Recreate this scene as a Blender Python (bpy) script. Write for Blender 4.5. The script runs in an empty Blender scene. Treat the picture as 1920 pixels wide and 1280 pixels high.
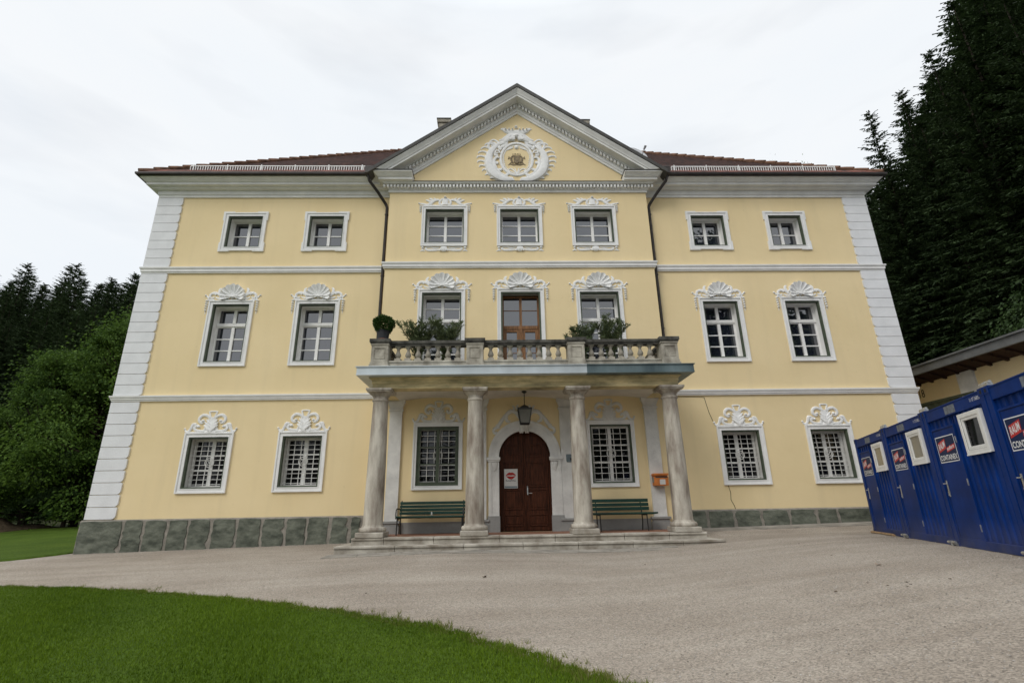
import bpy, bmesh, math, random
from mathutils import Vector, Matrix
PI = math.pi
rnd = random.Random(7)
SC = bpy.context.scene
COL = SC.collection

# ------------------------------------------------------------------ camera
CAMP = (-0.7454, -15.2831, 0.8507)
YAW, PITCH, ROLL, FPX = 0.0284, 0.3165, -0.017, 947.04
cam_d = bpy.data.cameras.new('camera')
cam_d.sensor_width = 36.0
cam_d.lens = 36.0 * FPX / 1920.0
cam_d.clip_end = 2000
cam = bpy.data.objects.new('camera', cam_d)
COL.objects.link(cam)
_f = Vector((math.sin(YAW)*math.cos(PITCH), math.cos(YAW)*math.cos(PITCH), math.sin(PITCH)))
_r = Vector((math.cos(YAW), -math.sin(YAW), 0)); _u = _r.cross(_f)
_r2 = _r*math.cos(ROLL) + _u*math.sin(ROLL); _u2 = -_r*math.sin(ROLL) + _u*math.cos(ROLL)
_m = Matrix((( _r2.x, _u2.x, -_f.x, CAMP[0]), (_r2.y, _u2.y, -_f.y, CAMP[1]), (_r2.z, _u2.z, -_f.z, CAMP[2]), (0, 0, 0, 1)))
cam.matrix_world = _m
SC.camera = cam

# ------------------------------------------------------------------ world, sun, exposure
SUN_EL, SUN_AZ = math.radians(43), math.radians(222)      # azimuth from +Y towards +X: behind the camera, a little left
W = bpy.data.worlds.new('World'); SC.world = W; W.use_nodes = True
nt = W.node_tree; nt.nodes.clear()
def wn(t, **k):
    n = nt.nodes.new(t)
    for a, b in k.items(): setattr(n, a, b)
    return n
out = wn('ShaderNodeOutputWorld'); bg = wn('ShaderNodeBackground'); bg.inputs['Strength'].default_value = 0.1
sky = wn('ShaderNodeTexSky', sky_type='NISHITA', sun_disc=False, sun_elevation=SUN_EL, sun_rotation=SUN_AZ)
tc = wn('ShaderNodeTexCoord'); sep = wn('ShaderNodeSeparateXYZ')
nt.links.new(tc.outputs['Generated'], sep.inputs[0])
# overcast deck: brighter towards the zenith, thin drifting streaks
mp = wn('ShaderNodeMapping'); mp.inputs['Scale'].default_value = (1.0, 1.0, 2.6)
mp.inputs['Rotation'].default_value = (0, 0.5, 0.7)
nt.links.new(tc.outputs['Generated'], mp.inputs[0])
nz = wn('ShaderNodeTexNoise'); nz.inputs['Scale'].default_value = 2.2; nz.inputs['Detail'].default_value = 7; nz.inputs['Roughness'].default_value = 0.5; nz.inputs['Distortion'].default_value = 0.5
nt.links.new(mp.outputs[0], nz.inputs['Vector'])
cr = wn('ShaderNodeValToRGB')
cr.color_ramp.elements[0].position = 0.36; cr.color_ramp.elements[0].color = (8.95, 9.4, 9.85, 1)
cr.color_ramp.elements[1].position = 0.60; cr.color_ramp.elements[1].color = (9.35, 9.62, 9.9, 1)
nt.links.new(nz.outputs['Fac'], cr.inputs[0])
mz = wn('ShaderNodeMapRange'); mz.inputs['From Min'].default_value = 0.78; mz.inputs['From Max'].default_value = 1.0
mz.inputs['To Min'].default_value = 1.0; mz.inputs['To Max'].default_value = 2.7
nt.links.new(sep.outputs['Z'], mz.inputs['Value'])
sc_ = wn('ShaderNodeVectorMath', operation='SCALE')
nt.links.new(cr.outputs[0], sc_.inputs[0]); nt.links.new(mz.outputs[0], sc_.inputs['Scale'])
# blue-grey gaps low over the left wood and thin patches elsewhere
nz2 = wn('ShaderNodeTexNoise'); nz2.inputs['Scale'].default_value = 3.1; nz2.inputs['Detail'].default_value = 4
mp2 = wn('ShaderNodeMapping'); mp2.inputs['Scale'].default_value = (1, 1, 4.0); mp2.inputs['Location'].default_value = (0.35, 0.2, 0.1)
nt.links.new(tc.outputs['Generated'], mp2.inputs[0]); nt.links.new(mp2.outputs[0], nz2.inputs['Vector'])
mk = wn('ShaderNodeMapRange'); mk.inputs['From Min'].default_value = 0.50; mk.inputs['From Max'].default_value = 0.72
mk.inputs['To Min'].default_value = 0.02; mk.inputs['To Max'].default_value = 0.13
nt.links.new(nz2.outputs['Fac'], mk.inputs['Value'])
mx = wn('ShaderNodeMix', data_type='RGBA')
nt.links.new(mk.outputs[0], mx.inputs['Factor'])
nt.links.new(sc_.outputs[0], mx.inputs['A']); nt.links.new(sky.outputs[0], mx.inputs['B'])
nt.links.new(mx.outputs['Result'], bg.inputs['Color']); nt.links.new(bg.outputs[0], out.inputs[0])

sl = bpy.data.lights.new('sun', 'SUN'); sl.energy = 1.2; sl.angle = math.radians(24); sl.color = (1.0, 0.965, 0.92)
so = bpy.data.objects.new('sun', sl); COL.objects.link(so)
sd = Vector((math.sin(SUN_AZ)*math.cos(SUN_EL), math.cos(SUN_AZ)*math.cos(SUN_EL), math.sin(SUN_EL)))
so.rotation_euler = sd.to_track_quat('Z', 'Y').to_euler()
VS = SC.view_settings
VS.view_transform = 'Standard'; VS.look = 'None'; VS.exposure = 0.0; VS.gamma = 1.0; VS.use_curve_mapping = False

# ------------------------------------------------------------------ helpers
class MB:
    def __init__(s): s.v = []; s.f = []
    def face(s, pts):
        i = len(s.v); s.v += [tuple(p) for p in pts]; s.f.append(tuple(range(i, i+len(pts))))
    def box(s, x0, x1, y0, y1, z0, z1):
        i = len(s.v)
        s.v += [(x0,y0,z0),(x1,y0,z0),(x1,y1,z0),(x0,y1,z0),(x0,y0,z1),(x1,y0,z1),(x1,y1,z1),(x0,y1,z1)]
        s.f += [tuple(i+k for k in q) for q in ((0,3,2,1),(4,5,6,7),(0,1,5,4),(1,2,6,5),(2,3,7,6),(3,0,4,7))]
    def prism(s, poly, y0, y1):
        """poly: (x,z) counter-clockwise as seen from the front (-Y)"""
        n = len(poly); i = len(s.v)
        s.v += [(x, y0, z) for x, z in poly] + [(x, y1, z) for x, z in poly]
        s.f.append(tuple(i+k for k in range(n))); s.f.append(tuple(i+n+k for k in reversed(range(n))))
        for k in range(n):
            a, b = i+k, i+(k+1) % n
            s.f.append((a, a+n, b+n, b))
    def zprism(s, poly, z0, z1):
        n = len(poly); i = len(s.v)
        s.v += [(x, y, z0) for x, y in poly] + [(x, y, z1) for x, y in poly]
        s.f.append(tuple(i+k for k in reversed(range(n)))); s.f.append(tuple(i+n+k for k in range(n)))
        for k in range(n):
            a, b = i+k, i+(k+1) % n
            s.f.append((a, b, b+n, a+n))
    def ring(s, out, inn, y0, y1):
        """frame between two closed (x,z) outlines of equal count"""
        n = len(out); i = len(s.v)
        s.v += [(x,y0,z) for x,z in out] + [(x,y0,z) for x,z in inn] + [(x,y1,z) for x,z in out] + [(x,y1,z) for x,z in inn]
        for k in range(n):
            j = (k+1) % n
            s.f += [(i+k, i+j, i+n+j, i+n+k), (i+2*n+k, i+3*n+k, i+3*n+j, i+2*n+j),
                    (i+k, i+2*n+k, i+2*n+j, i+j), (i+n+k, i+n+j, i+3*n+j, i+3*n+k)]
    def rframe(s, x0, x1, z0, z1, b, y0, y1):
        s.ring([(x0,z0),(x1,z0),(x1,z1),(x0,z1)], [(x0+b,z0+b),(x1-b,z0+b),(x1-b,z1-b),(x0+b,z1-b)], y0, y1)
    def lathe(s, prof, c=(0,0,0), n=20, cap=True):
        i = len(s.v); m = len(prof)
        for r, z in prof:
            for k in range(n):
                a = 2*PI*k/n; s.v.append((c[0]+r*math.cos(a), c[1]+r*math.sin(a), c[2]+z))
        for q in range(m-1):
            for k in range(n):
                j = (k+1) % n
                s.f.append((i+q*n+k, i+q*n+j, i+(q+1)*n+j, i+(q+1)*n+k))
        if cap:
            s.f.append(tuple(i+k for k in reversed(range(n)))); s.f.append(tuple(i+(m-1)*n+k for k in range(n)))
    def tube(s, pts, r, n=6, cap=True):
        pts = [Vector(p) for p in pts]; m = len(pts)
        rs = r if isinstance(r, (list, tuple)) else [r]*m
        i = len(s.v); up = None
        for q, p in enumerate(pts):
            t = (pts[min(q+1, m-1)] - pts[max(q-1, 0)])
            if t.length < 1e-9: t = Vector((0,0,1))
            t.normalize()
            if up is None:
                up = Vector((0,0,1)) if abs(t.z) < 0.9 else Vector((1,0,0))
            a = t.cross(up)
            if a.length < 1e-6: a = t.orthogonal()
            a.normalize(); b = a.cross(t); up = b
            for k in range(n):
                w = 2*PI*k/n
                s.v.append(tuple(p + a*math.cos(w)*rs[q] + b*math.sin(w)*rs[q]))
        for q in range(m-1):
            for k in range(n):
                j = (k+1) % n
                s.f.append((i+q*n+k, i+q*n+j, i+(q+1)*n+j, i+(q+1)*n+k))
        if cap:
            s.f.append(tuple(i+k for k in reversed(range(n)))); s.f.append(tuple(i+(m-1)*n+k for k in range(n)))
    def stroke(s, pts, r, y=0.0, h=0.7, mirror=False, sub=4):
        """stucco relief: half-round band along (x,z) points, swelling towards -Y"""
        rs = r if isinstance(r, (list, tuple)) else [r]*len(pts)
        P, R = smooth2(pts, rs, sub)
        for sx in ((1, -1) if mirror else (1,)):
            i = len(s.v); K = 5; m = len(P)
            for q, (x, z) in enumerate(P):
                a = P[max(q-1,0)]; b = P[min(q+1,m-1)]
                tx, tz = b[0]-a[0], b[1]-a[1]; l = math.hypot(tx, tz) or 1
                nx, nz_ = -tz/l, tx/l
                for k in range(K):
                    w = PI*k/(K-1)
                    s.v.append((sx*(x + nx*R[q]*math.cos(w)), y - R[q]*h*.78*math.sin(w) - (0.004 if 0<k<K-1 else -0.004), z + nz_*R[q]*math.cos(w)))
            for q in range(m-1):
                for k in range(K-1):
                    qd = (i+q*K+k, i+q*K+k+1, i+(q+1)*K+k+1, i+(q+1)*K+k)
                    s.f.append(qd if sx > 0 else qd[::-1])
            e0 = tuple(i+k for k in range(K)); e1 = tuple(i+(m-1)*K+k for k in reversed(range(K)))
            s.f.append(e0 if sx < 0 else e0[::-1]); s.f.append(e1 if sx < 0 else e1[::-1])
    def blob(s, x, z, rx, rz, h, y=0.0, mirror=False, n=8, rings=3):
        for sx in ((1,-1) if mirror else (1,)):
            i = len(s.v)
            for q in range(rings):
                w = (PI/2)*q/rings
                for k in range(n):
                    a = 2*PI*k/n
                    s.v.append((sx*(x + rx*math.cos(w)*math.cos(a)), y + 0.004 - h*math.sin(w), z + rz*math.cos(w)*math.sin(a)))
            s.v.append((sx*x, y-h, z)); t = len(s.v)-1
            for q in range(rings-1):
                for k in range(n):
                    j = (k+1) % n; s.f.append((i+q*n+k, i+q*n+j, i+(q+1)*n+j, i+(q+1)*n+k))
            for k in range(n): s.f.append((i+(rings-1)*n+k, i+(rings-1)*n+(k+1)%n, t))
    def shell(s, cx, cz, R, y=0.0, nf=9, a0=-22, a1=202, dep=0.13):
        """scallop shell, hinge at the bottom, scooped and fluted"""
        i = len(s.v); N = nf*8; M = 9
        for q in range(M+1):
            t = q/M
            for k in range(N+1):
                u = k/N; a = math.radians(a0 + (a1-a0)*u)
                fl = abs(math.sin(PI*nf*u))
                rr = R*(0.90+0.11*fl)*t*(0.86+0.14*math.sin(PI*u))
                hh = dep*(0.22 + 0.78*t**2.4) + 0.020*t*(1-fl)**2*(1.1-t*0.3)
                if q == M: hh -= 0.01
                s.v.append((cx + rr*math.cos(a), y - hh, cz + rr*math.sin(a)*0.98))
        for q in range(M):
            for k in range(N):
                s.f.append((i+q*(N+1)+k, i+(q+1)*(N+1)+k, i+(q+1)*(N+1)+k+1, i+q*(N+1)+k+1))
        j = len(s.v)                                            # rim wall back to the plaster
        for k in range(N+1):
            x, yy, z = s.v[i+M*(N+1)+k]; s.v.append((x, y+0.005, z))
        for k in range(N):
            a = i+M*(N+1)+k; s.f.append((a, j+k, j+k+1, a+1))
    def build(s, name, mat, parent=None, smooth=False, loc=None, bevel=0, fix=True):
        me = bpy.data.meshes.new(name); me.from_pydata(s.v, [], s.f); me.validate(verbose=False)
        if fix:
            bm = bmesh.new(); bm.from_mesh(me)
            bmesh.ops.remove_doubles(bm, verts=bm.verts, dist=1e-5)
            bmesh.ops.recalc_face_normals(bm, faces=bm.faces)
            bm.to_mesh(me); bm.free()
        if smooth:
            me.polygons.foreach_set('use_smooth', [True]*len(me.polygons))
            try: me.set_sharp_from_angle(angle=math.radians(40))
            except Exception: pass
        if mat: me.materials.append(mat)
        o = bpy.data.objects.new(name, me); COL.objects.link(o)
        if parent: o.parent = parent
        if loc: o.location = loc
        if bevel:
            b = o.modifiers.new('bevel', 'BEVEL'); b.width = bevel; b.segments = 2; b.limit_method = 'ANGLE'; b.angle_limit = math.radians(50)
        return o

def smooth2(pts, rs, sub):
    if len(pts) < 3: return list(pts), list(rs)
    P, R = [], []; n = len(pts)
    for i in range(n-1):
        p0 = pts[max(i-1,0)]; p1 = pts[i]; p2 = pts[i+1]; p3 = pts[min(i+2,n-1)]
        for k in range(sub):
            t = k/sub; t2 = t*t; t3 = t2*t
            P.append(tuple(0.5*((2*p1[d]) + (-p0[d]+p2[d])*t + (2*p0[d]-5*p1[d]+4*p2[d]-p3[d])*t2 + (-p0[d]+3*p1[d]-3*p2[d]+p3[d])*t3) for d in (0,1)))
            R.append(rs[i]*(1-t) + rs[i+1]*t)
    P.append(tuple(pts[-1])); R.append(rs[-1])
    return P, R
def spiral(cx, cz, r0, r1, a0, a1, n=12):
    return [(cx + (r0+(r1-r0)*k/n)*math.cos(math.radians(a0+(a1-a0)*k/n)), cz + (r0+(r1-r0)*k/n)*math.sin(math.radians(a0+(a1-a0)*k/n))) for k in range(n+1)]
def sweep(path, prof, closed=False, mb=None):
    """profile (offset, z) swept along a plan polyline; outward = left-hand side turned to the right of travel"""
    mb = mb or MB(); n = len(path); m = len(prof); i = len(mb.v)
    for k, p in enumerate(path):
        def nrm(a, b):
            dx, dy = b[0]-a[0], b[1]-a[1]; l = math.hypot(dx, dy); return (dy/l, -dx/l)
        if closed or 0 < k < n-1:
            n1 = nrm(path[k-1], p); n2 = nrm(p, path[(k+1) % n])
            dd = 1 + n1[0]*n2[0] + n1[1]*n2[1]
            nn = ((n1[0]+n2[0])/dd, (n1[1]+n2[1])/dd)
        elif k == 0: nn = nrm(p, path[1])
        else: nn = nrm(path[k-1], p)
        for o, z in prof: mb.v.append((p[0]+nn[0]*o, p[1]+nn[1]*o, z))
    for k in range(n if closed else n-1):
        j = (k+1) % n
        for q in range(m-1): mb.f.append((i+k*m+q, i+j*m+q, i+j*m+q+1, i+k*m+q+1))
    if not closed:
        mb.f.append(tuple(i+q for q in range(m))); mb.f.append(tuple(i+(n-1)*m+q for q in reversed(range(m))))
    return mb

def tag(o, label=None, cat=None, group=None, kind=None):
    if label: o['label'] = label
    if cat: o['category'] = cat
    if group: o['group'] = group
    if kind: o['kind'] = kind
    return o
def thing(name, label, cat, loc=(0,0,0), rz=0, group=None):
    o = bpy.data.objects.new(name, None); COL.objects.link(o); o.location = loc; o.rotation_euler = (0,0,rz)
    o.empty_display_size = 0.3
    return tag(o, label, cat, group)
def copy_tree(o, parent=None, loc=None, label=None, rz=None):
    c = o.copy(); COL.objects.link(c)
    if parent is not None: c.parent = parent
    if loc is not None: c.location = loc
    if rz is not None: c.rotation_euler = (0,0,rz)
    if label: c['label'] = label
    for ch in [x for x in o.children]: copy_tree(ch, c)
    return c
def text_mesh(txt, height, width, off=0.0, shear=0.0):
    cu = bpy.data.curves.new('lettering', 'FONT'); cu.body = txt; cu.size = 1; cu.offset = off; cu.shear = shear; cu.extrude = 0.0; cu.resolution_u = 3
    ob = bpy.data.objects.new('lettering', cu); COL.objects.link(ob)
    dg = bpy.context.evaluated_depsgraph_get(); dg.update()
    me = bpy.data.meshes.new_from_object(ob.evaluated_get(dg))
    vs = [tuple(v.co) for v in me.vertices]; fs = [tuple(p.vertices) for p in me.polygons]
    bpy.data.objects.remove(ob); bpy.data.curves.remove(cu); bpy.data.meshes.remove(me)
    x0 = min(v[0] for v in vs); x1 = max(v[0] for v in vs); y0 = min(v[1] for v in vs); y1 = max(v[1] for v in vs)
    return [((v[0]-x0)/(x1-x0)*width, (v[1]-y0)/(y1-y0)*height) for v in vs], fs

# ------------------------------------------------------------------ materials
def mat(name, col, rough=0.8, var=0.12, scale=3.0, bump=0.0, bscale=40.0, spec=0.3, metal=0.0, col2=None, streak=None, ior=None, detail=6):
    m = bpy.data.materials.new(name); m.use_nodes = True; t = m.node_tree; b = t.nodes['Principled BSDF']
    b.inputs['Roughness'].default_value = rough; b.inputs['Metallic'].default_value = metal
    b.inputs['Specular IOR Level'].default_value = spec
    if ior: b.inputs['IOR'].default_value = ior
    tc = t.nodes.new('ShaderNodeTexCoord'); n = t.nodes.new('ShaderNodeTexNoise')
    n.inputs['Scale'].default_value = scale; n.inputs['Detail'].default_value = detail; n.inputs['Roughness'].default_value = 0.6
    src = tc.outputs['Object']
    if streak:
        mpn = t.nodes.new('ShaderNodeMapping'); mpn.inputs['Scale'].default_value = streak
        t.links.new(src, mpn.inputs[0]); t.links.new(mpn.outputs[0], n.inputs['Vector'])
    else: t.links.new(src, n.inputs['Vector'])
    r = t.nodes.new('ShaderNodeValToRGB')
    c2 = col2 or tuple(c*(1-var*1.6) for c in col)
    r.color_ramp.elements[0].position = 0.33; r.color_ramp.elements[0].color = (*c2, 1)
    r.color_ramp.elements[1].position = 0.66; r.color_ramp.elements[1].color = (*(tuple(min(1, c*(1+var*0.5)) for c in col)), 1)
    t.links.new(n.outputs['Fac'], r.inputs[0]); t.links.new(r.outputs[0], b.inputs['Base Color'])
    if bump:
        nb = t.nodes.new('ShaderNodeTexNoise'); nb.inputs['Scale'].default_value = bscale; nb.inputs['Detail'].default_value = 5
        t.links.new(tc.outputs['Object'], nb.inputs['Vector'])
        bp = t.nodes.new('ShaderNodeBump'); bp.inputs['Strength'].default_value = bump; bp.inputs['Distance'].default_value = 0.02
        t.links.new(nb.outputs['Fac'], bp.inputs['Height']); t.links.new(bp.outputs[0], b.inputs['Normal'])
    return m
def leafmat(name, c0, c1, rough=0.55, trans=0.25):
    m = bpy.data.materials.new(name); m.use_nodes = True; t = m.node_tree; b = t.nodes['Principled BSDF']
    g = t.nodes.new('ShaderNodeNewGeometry'); oi = t.nodes.new('ShaderNodeObjectInfo')
    r = t.nodes.new('ShaderNodeValToRGB'); r.color_ramp.elements[0].color = (*c0, 1); r.color_ramp.elements[1].color = (*c1, 1)
    ad = t.nodes.new('ShaderNodeMath'); ad.operation = 'MULTIPLY_ADD'; ad.inputs[1].default_value = 0.3
    t.links.new(oi.outputs['Random'], ad.inputs[0])
    ml = t.nodes.new('ShaderNodeMath'); ml.operation = 'MULTIPLY'; ml.inputs[1].default_value = 0.75
    t.links.new(g.outputs['Random Per Island'], ml.inputs[0]); t.links.new(ml.outputs[0], ad.inputs[2])
    tcn = t.nodes.new('ShaderNodeTexCoord'); nn = t.nodes.new('ShaderNodeTexNoise'); nn.inputs['Scale'].default_value = .55; nn.inputs['Detail'].default_value = 3
    t.links.new(tcn.outputs['Object'], nn.inputs['Vector'])
    nm = t.nodes.new('ShaderNodeMath'); nm.operation = 'MULTIPLY_ADD'; nm.inputs[1].default_value = 1.3; nm.inputs[2].default_value = -.65
    t.links.new(nn.outputs['Fac'], nm.inputs[0])
    sm = t.nodes.new('ShaderNodeMath'); sm.operation = 'ADD'; t.links.new(ad.outputs[0], sm.inputs[0]); t.links.new(nm.outputs[0], sm.inputs[1])
    t.links.new(sm.outputs[0], r.inputs[0]); t.links.new(r.outputs[0], b.inputs['Base Color'])
    b.inputs['Roughness'].default_value = rough; b.inputs['Specular IOR Level'].default_value = 0.12
    if trans:
        tr = t.nodes.new('ShaderNodeBsdfTranslucent'); t.links.new(r.outputs[0], tr.inputs['Color'])
        mxs = t.nodes.new('ShaderNodeMixShader'); mxs.inputs[0].default_value = trans
        o = t.nodes['Material Output']
        t.links.new(b.outputs[0], mxs.inputs[1]); t.links.new(tr.outputs[0], mxs.inputs[2]); t.links.new(mxs.outputs[0], o.inputs['Surface'])
    return m

def plaster(name, col, dirt, damp):
    """painted render: faint trowel mottling, vertical weather streaks, darker damp patches"""
    m = bpy.data.materials.new(name); m.use_nodes = True; t = m.node_tree; b = t.nodes['Principled BSDF']
    b.inputs['Roughness'].default_value = 0.85; b.inputs['Specular IOR Level'].default_value = 0.2
    tc = t.nodes.new('ShaderNodeTexCoord')
    def noise(scale, det, sc=None):
        n = t.nodes.new('ShaderNodeTexNoise'); n.inputs['Scale'].default_value = scale; n.inputs['Detail'].default_value = det
        if sc:
            mp = t.nodes.new('ShaderNodeMapping'); mp.inputs['Scale'].default_value = sc
            t.links.new(tc.outputs['Object'], mp.inputs[0]); t.links.new(mp.outputs[0], n.inputs['Vector'])
        else: t.links.new(tc.outputs['Object'], n.inputs['Vector'])
        return n
    def ramp(n, a, b_, lo, hi):
        r = t.nodes.new('ShaderNodeMapRange'); r.inputs['From Min'].default_value = a; r.inputs['From Max'].default_value = b_
        r.inputs['To Min'].default_value = lo; r.inputs['To Max'].default_value = hi
        t.links.new(n.outputs['Fac'], r.inputs['Value']); return r
    def mixc(fac, A, B):
        x = t.nodes.new('ShaderNodeMix'); x.data_type = 'RGBA'; t.links.new(fac, x.inputs['Factor'])
        for k, c in (('A', A), ('B', B)):
            if isinstance(c, tuple): x.inputs[k].default_value = (*c, 1)
            else: t.links.new(c, x.inputs[k])
        return x.outputs['Result']
    c = mixc(ramp(noise(0.55, 6), .35, .7, 0, 1).outputs[0], col, tuple(v*f for v, f in zip(col, (.945, .935, .90))))
    c = mixc(ramp(noise(1.0, 5, (2.6, 2.6, .22)), .52, .8, 0, dirt).outputs[0], c, tuple(v*.80 for v in col))
    c = mixc(ramp(noise(7.0, 3), .66, .78, 0, damp).outputs[0], c, tuple(v*f for v, f in zip(col, (.80, .78, .72))))
    t.links.new(c, b.inputs['Base Color'])
    nb = noise(55, 4); nb2 = noise(2.5, 2)
    ad = t.nodes.new('ShaderNodeMath'); ad.operation = 'MULTIPLY_ADD'; ad.inputs[1].default_value = 3.0
    t.links.new(nb2.outputs['Fac'], ad.inputs[0]); t.links.new(nb.outputs['Fac'], ad.inputs[2])
    bp = t.nodes.new('ShaderNodeBump'); bp.inputs['Strength'].default_value = .35; bp.inputs['Distance'].default_value = .008
    t.links.new(ad.outputs[0], bp.inputs['Height']); t.links.new(bp.outputs[0], b.inputs['Normal'])
    return m

YEL = (0.82, 0.665, 0.395)
M = {}
M['yellow'] = plaster('yellow_plaster', YEL, .35, .35)
M['white'] = mat('white_paint', (0.80, 0.795, 0.775), .8, .06, 2.5, .25, 30)
M['cornice'] = mat('cornice_paint', (0.77, 0.765, 0.735), .8, .08, 2.0, .2, 30)
M['stucco'] = mat('stucco_relief', (0.84, 0.835, 0.815), .8, .07, 6, .2, 40)
M['greige'] = mat('weathered_white', (0.71, 0.70, 0.665), .85, .12, 2.5, .3, 30)
M['green'] = mat('green_paint', (0.085, 0.105, 0.07), .55, .2, 6, .1, 30)
M['sash'] = mat('sash_paint', (0.86, 0.85, 0.82), .5, .05, 5)
M['brownwood'] = mat('door_wood_light', (0.26, 0.125, 0.05), .5, .35, 4, .1, 30, streak=(8,8,1))
M['darkwood'] = mat('door_wood_dark', (0.085, 0.027, 0.012), .5, .45, 4, .15, 30, streak=(9,9,.8), spec=.15)
M['stone'] = mat('column_stone', (0.50, 0.465, 0.395), .85, .30, 2.4, .5, 28, col2=(0.205,0.165,0.13), streak=(1.7,1.7,.42))
M['balstone'] = mat('balustrade_stone', (0.45, 0.42, 0.35), .9, .3, 3.5, .5, 35, col2=(0.24,0.215,0.175))
M['railstone'] = mat('lichen_coping', (0.105, 0.10, 0.085), .95, .4, 6, .5, 40, col2=(0.035,0.034,0.03))
M['step'] = mat('step_stone', (0.46, 0.43, 0.37), .85, .3, 2.2, .4, 30, col2=(0.22,0.19,0.15))
M['plaque_grey'] = mat('grey_paint', (0.30, 0.30, 0.285), .8, .1, 3, .2, 30)
M['slab'] = mat('green_stone', (0.150, 0.160, 0.125), .8, .35, 3.2, 1.0, 14, col2=(0.058,0.066,0.050), streak=(1.0,1.0,2.2), detail=10)
M['mortar'] = mat('mortar', (0.29, 0.265, 0.225), .95, .2, 6, .5, 30)
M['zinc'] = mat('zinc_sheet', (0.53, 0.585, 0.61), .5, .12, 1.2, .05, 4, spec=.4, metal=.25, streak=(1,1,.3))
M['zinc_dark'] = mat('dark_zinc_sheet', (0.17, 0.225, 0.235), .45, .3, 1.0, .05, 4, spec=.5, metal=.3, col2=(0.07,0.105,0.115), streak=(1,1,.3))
M['frieze'] = mat('stained_frieze', (0.72, 0.59, 0.33), .9, .2, 1.6, .4, 25, col2=(0.235,0.205,0.115), streak=(.7,.7,2.6))
M['ceiling'] = mat('porch_ceiling', (0.66, 0.62, 0.54), .9, .12, 1.5, .2, 25)
M['tilefloor'] = mat('terracotta_floor', (0.30, 0.15, 0.095), .6, .3, 5, .1, 30, col2=(0.19,0.09,0.06))
M['gutter'] = mat('dark_gutter', (0.035, 0.028, 0.024), .45, .3, 5, spec=.5, metal=.3)
M['guard'] = mat('snow_guard_paint', (0.85, 0.85, 0.83), .5, .1, 8)
M['sheet'] = mat('roof_edge_sheet', (0.075, 0.072, 0.066), .6, .25, 3)
M['iron'] = mat('dark_iron', (0.022, 0.022, 0.02), .5, .2, 8, spec=.5)
M['bench'] = mat('bench_green', (0.018, 0.062, 0.045), .4, .3, 6, .08, 60, spec=.4, streak=(1,8,8))
M['lanternglass'] = mat('lantern_glass', (0.16, 0.155, 0.135), .15, .1, 5, spec=.6)
M['orange'] = mat('orange_box_paint', (0.58, 0.19, 0.05), .5, .15, 8)
M['paper'] = mat('paper', (0.62, 0.61, 0.58), .8, .04, 8)
M['red'] = mat('red_print', (0.42, 0.025, 0.02), .6, .2, 30)
M['ink'] = mat('dark_ink', (0.05, 0.05, 0.05), .7, .1, 20)
M['dark_red_curtain'] = mat('red_curtain', (0.16, 0.03, 0.02), .9, .3, 5, streak=(12,1,.5))
M['blue'] = mat('container_blue', (0.0035, 0.031, 0.172), .46, .22, 1.6, .06, 3, spec=.07, col2=(0.003,0.020,0.105))
def grime(m, col, z0, z1, amt):
    t = m.node_tree; b = t.nodes['Principled BSDF']; src = b.inputs['Base Color'].links[0].from_socket
    tc = t.nodes.new('ShaderNodeTexCoord'); sp = t.nodes.new('ShaderNodeSeparateXYZ'); t.links.new(tc.outputs['Object'], sp.inputs[0])
    n = t.nodes.new('ShaderNodeTexNoise'); n.inputs['Scale'].default_value = 5; n.inputs['Detail'].default_value = 6; t.links.new(tc.outputs['Object'], n.inputs['Vector'])
    mr = t.nodes.new('ShaderNodeMapRange'); mr.inputs['From Min'].default_value = z1; mr.inputs['From Max'].default_value = z0; mr.inputs['To Max'].default_value = amt
    t.links.new(sp.outputs['Z'], mr.inputs['Value'])
    ml = t.nodes.new('ShaderNodeMath'); ml.operation = 'MULTIPLY'; t.links.new(mr.outputs[0], ml.inputs[0]); t.links.new(n.outputs['Fac'], ml.inputs[1])
    x = t.nodes.new('ShaderNodeMix'); x.data_type = 'RGBA'; t.links.new(ml.outputs[0], x.inputs['Factor']); t.links.new(src, x.inputs['A']); x.inputs['B'].default_value = (*col, 1)
    t.links.new(x.outputs['Result'], b.inputs['Base Color'])
grime(M['blue'], (.16,.14,.11), .0, .55, .55)
M['navy'] = mat('sign_navy', (0.009, 0.022, 0.075), .5, .1, 5, spec=.15)
M['signred'] = mat('sign_red', (0.52, 0.028, 0.03), .45, .1, 5)
M['signwhite'] = mat('sign_white', (0.74, 0.75, 0.76), .5, .03, 5)
M['pvc'] = mat('white_pvc', (0.76, 0.755, 0.73), .4, .05, 4, spec=.5)
M['zincbolt'] = mat('galvanised', (0.60, 0.61, 0.60), .35, .2, 20, metal=.8)
M['sealgap'] = mat('rubber_black', (0.015, 0.016, 0.018), .8, .1, 5)
M['faded'] = mat('faded_sticker', (0.17, 0.19, 0.22), .7, .3, 12)
M['wood_soffit'] = mat('soffit_boards', (0.055, 0.028, 0.018), .8, .35, 2, .2, 10, streak=(1,9,1))
M['annexsheet'] = mat('annex_roof_sheet', (0.16, 0.165, 0.165), .6, .2, 2)
M['crack'] = mat('crack', (0.10, 0.08, 0.05), .9, .2, 9)
M['brick'] = mat('chimney_render', (0.34, 0.31, 0.25), .9, .25, 5, .3, 20)
M['dishgrey'] = mat('dish_grey', (0.52, 0.52, 0.53), .45, .08, 6)
M['pot'] = mat('dark_planter', (0.03, 0.031, 0.035), .55, .2, 8)
M['terra'] = mat('terracotta', (0.30, 0.10, 0.055), .8, .25, 8)
M['bark'] = mat('bark', (0.045, 0.034, 0.025), .95, .35, 3, .8, 12, streak=(5,5,1))
M['paving'] = mat('paving_stone', (0.30, 0.275, 0.235), .9, .25, 2.5, .5, 20)
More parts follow.
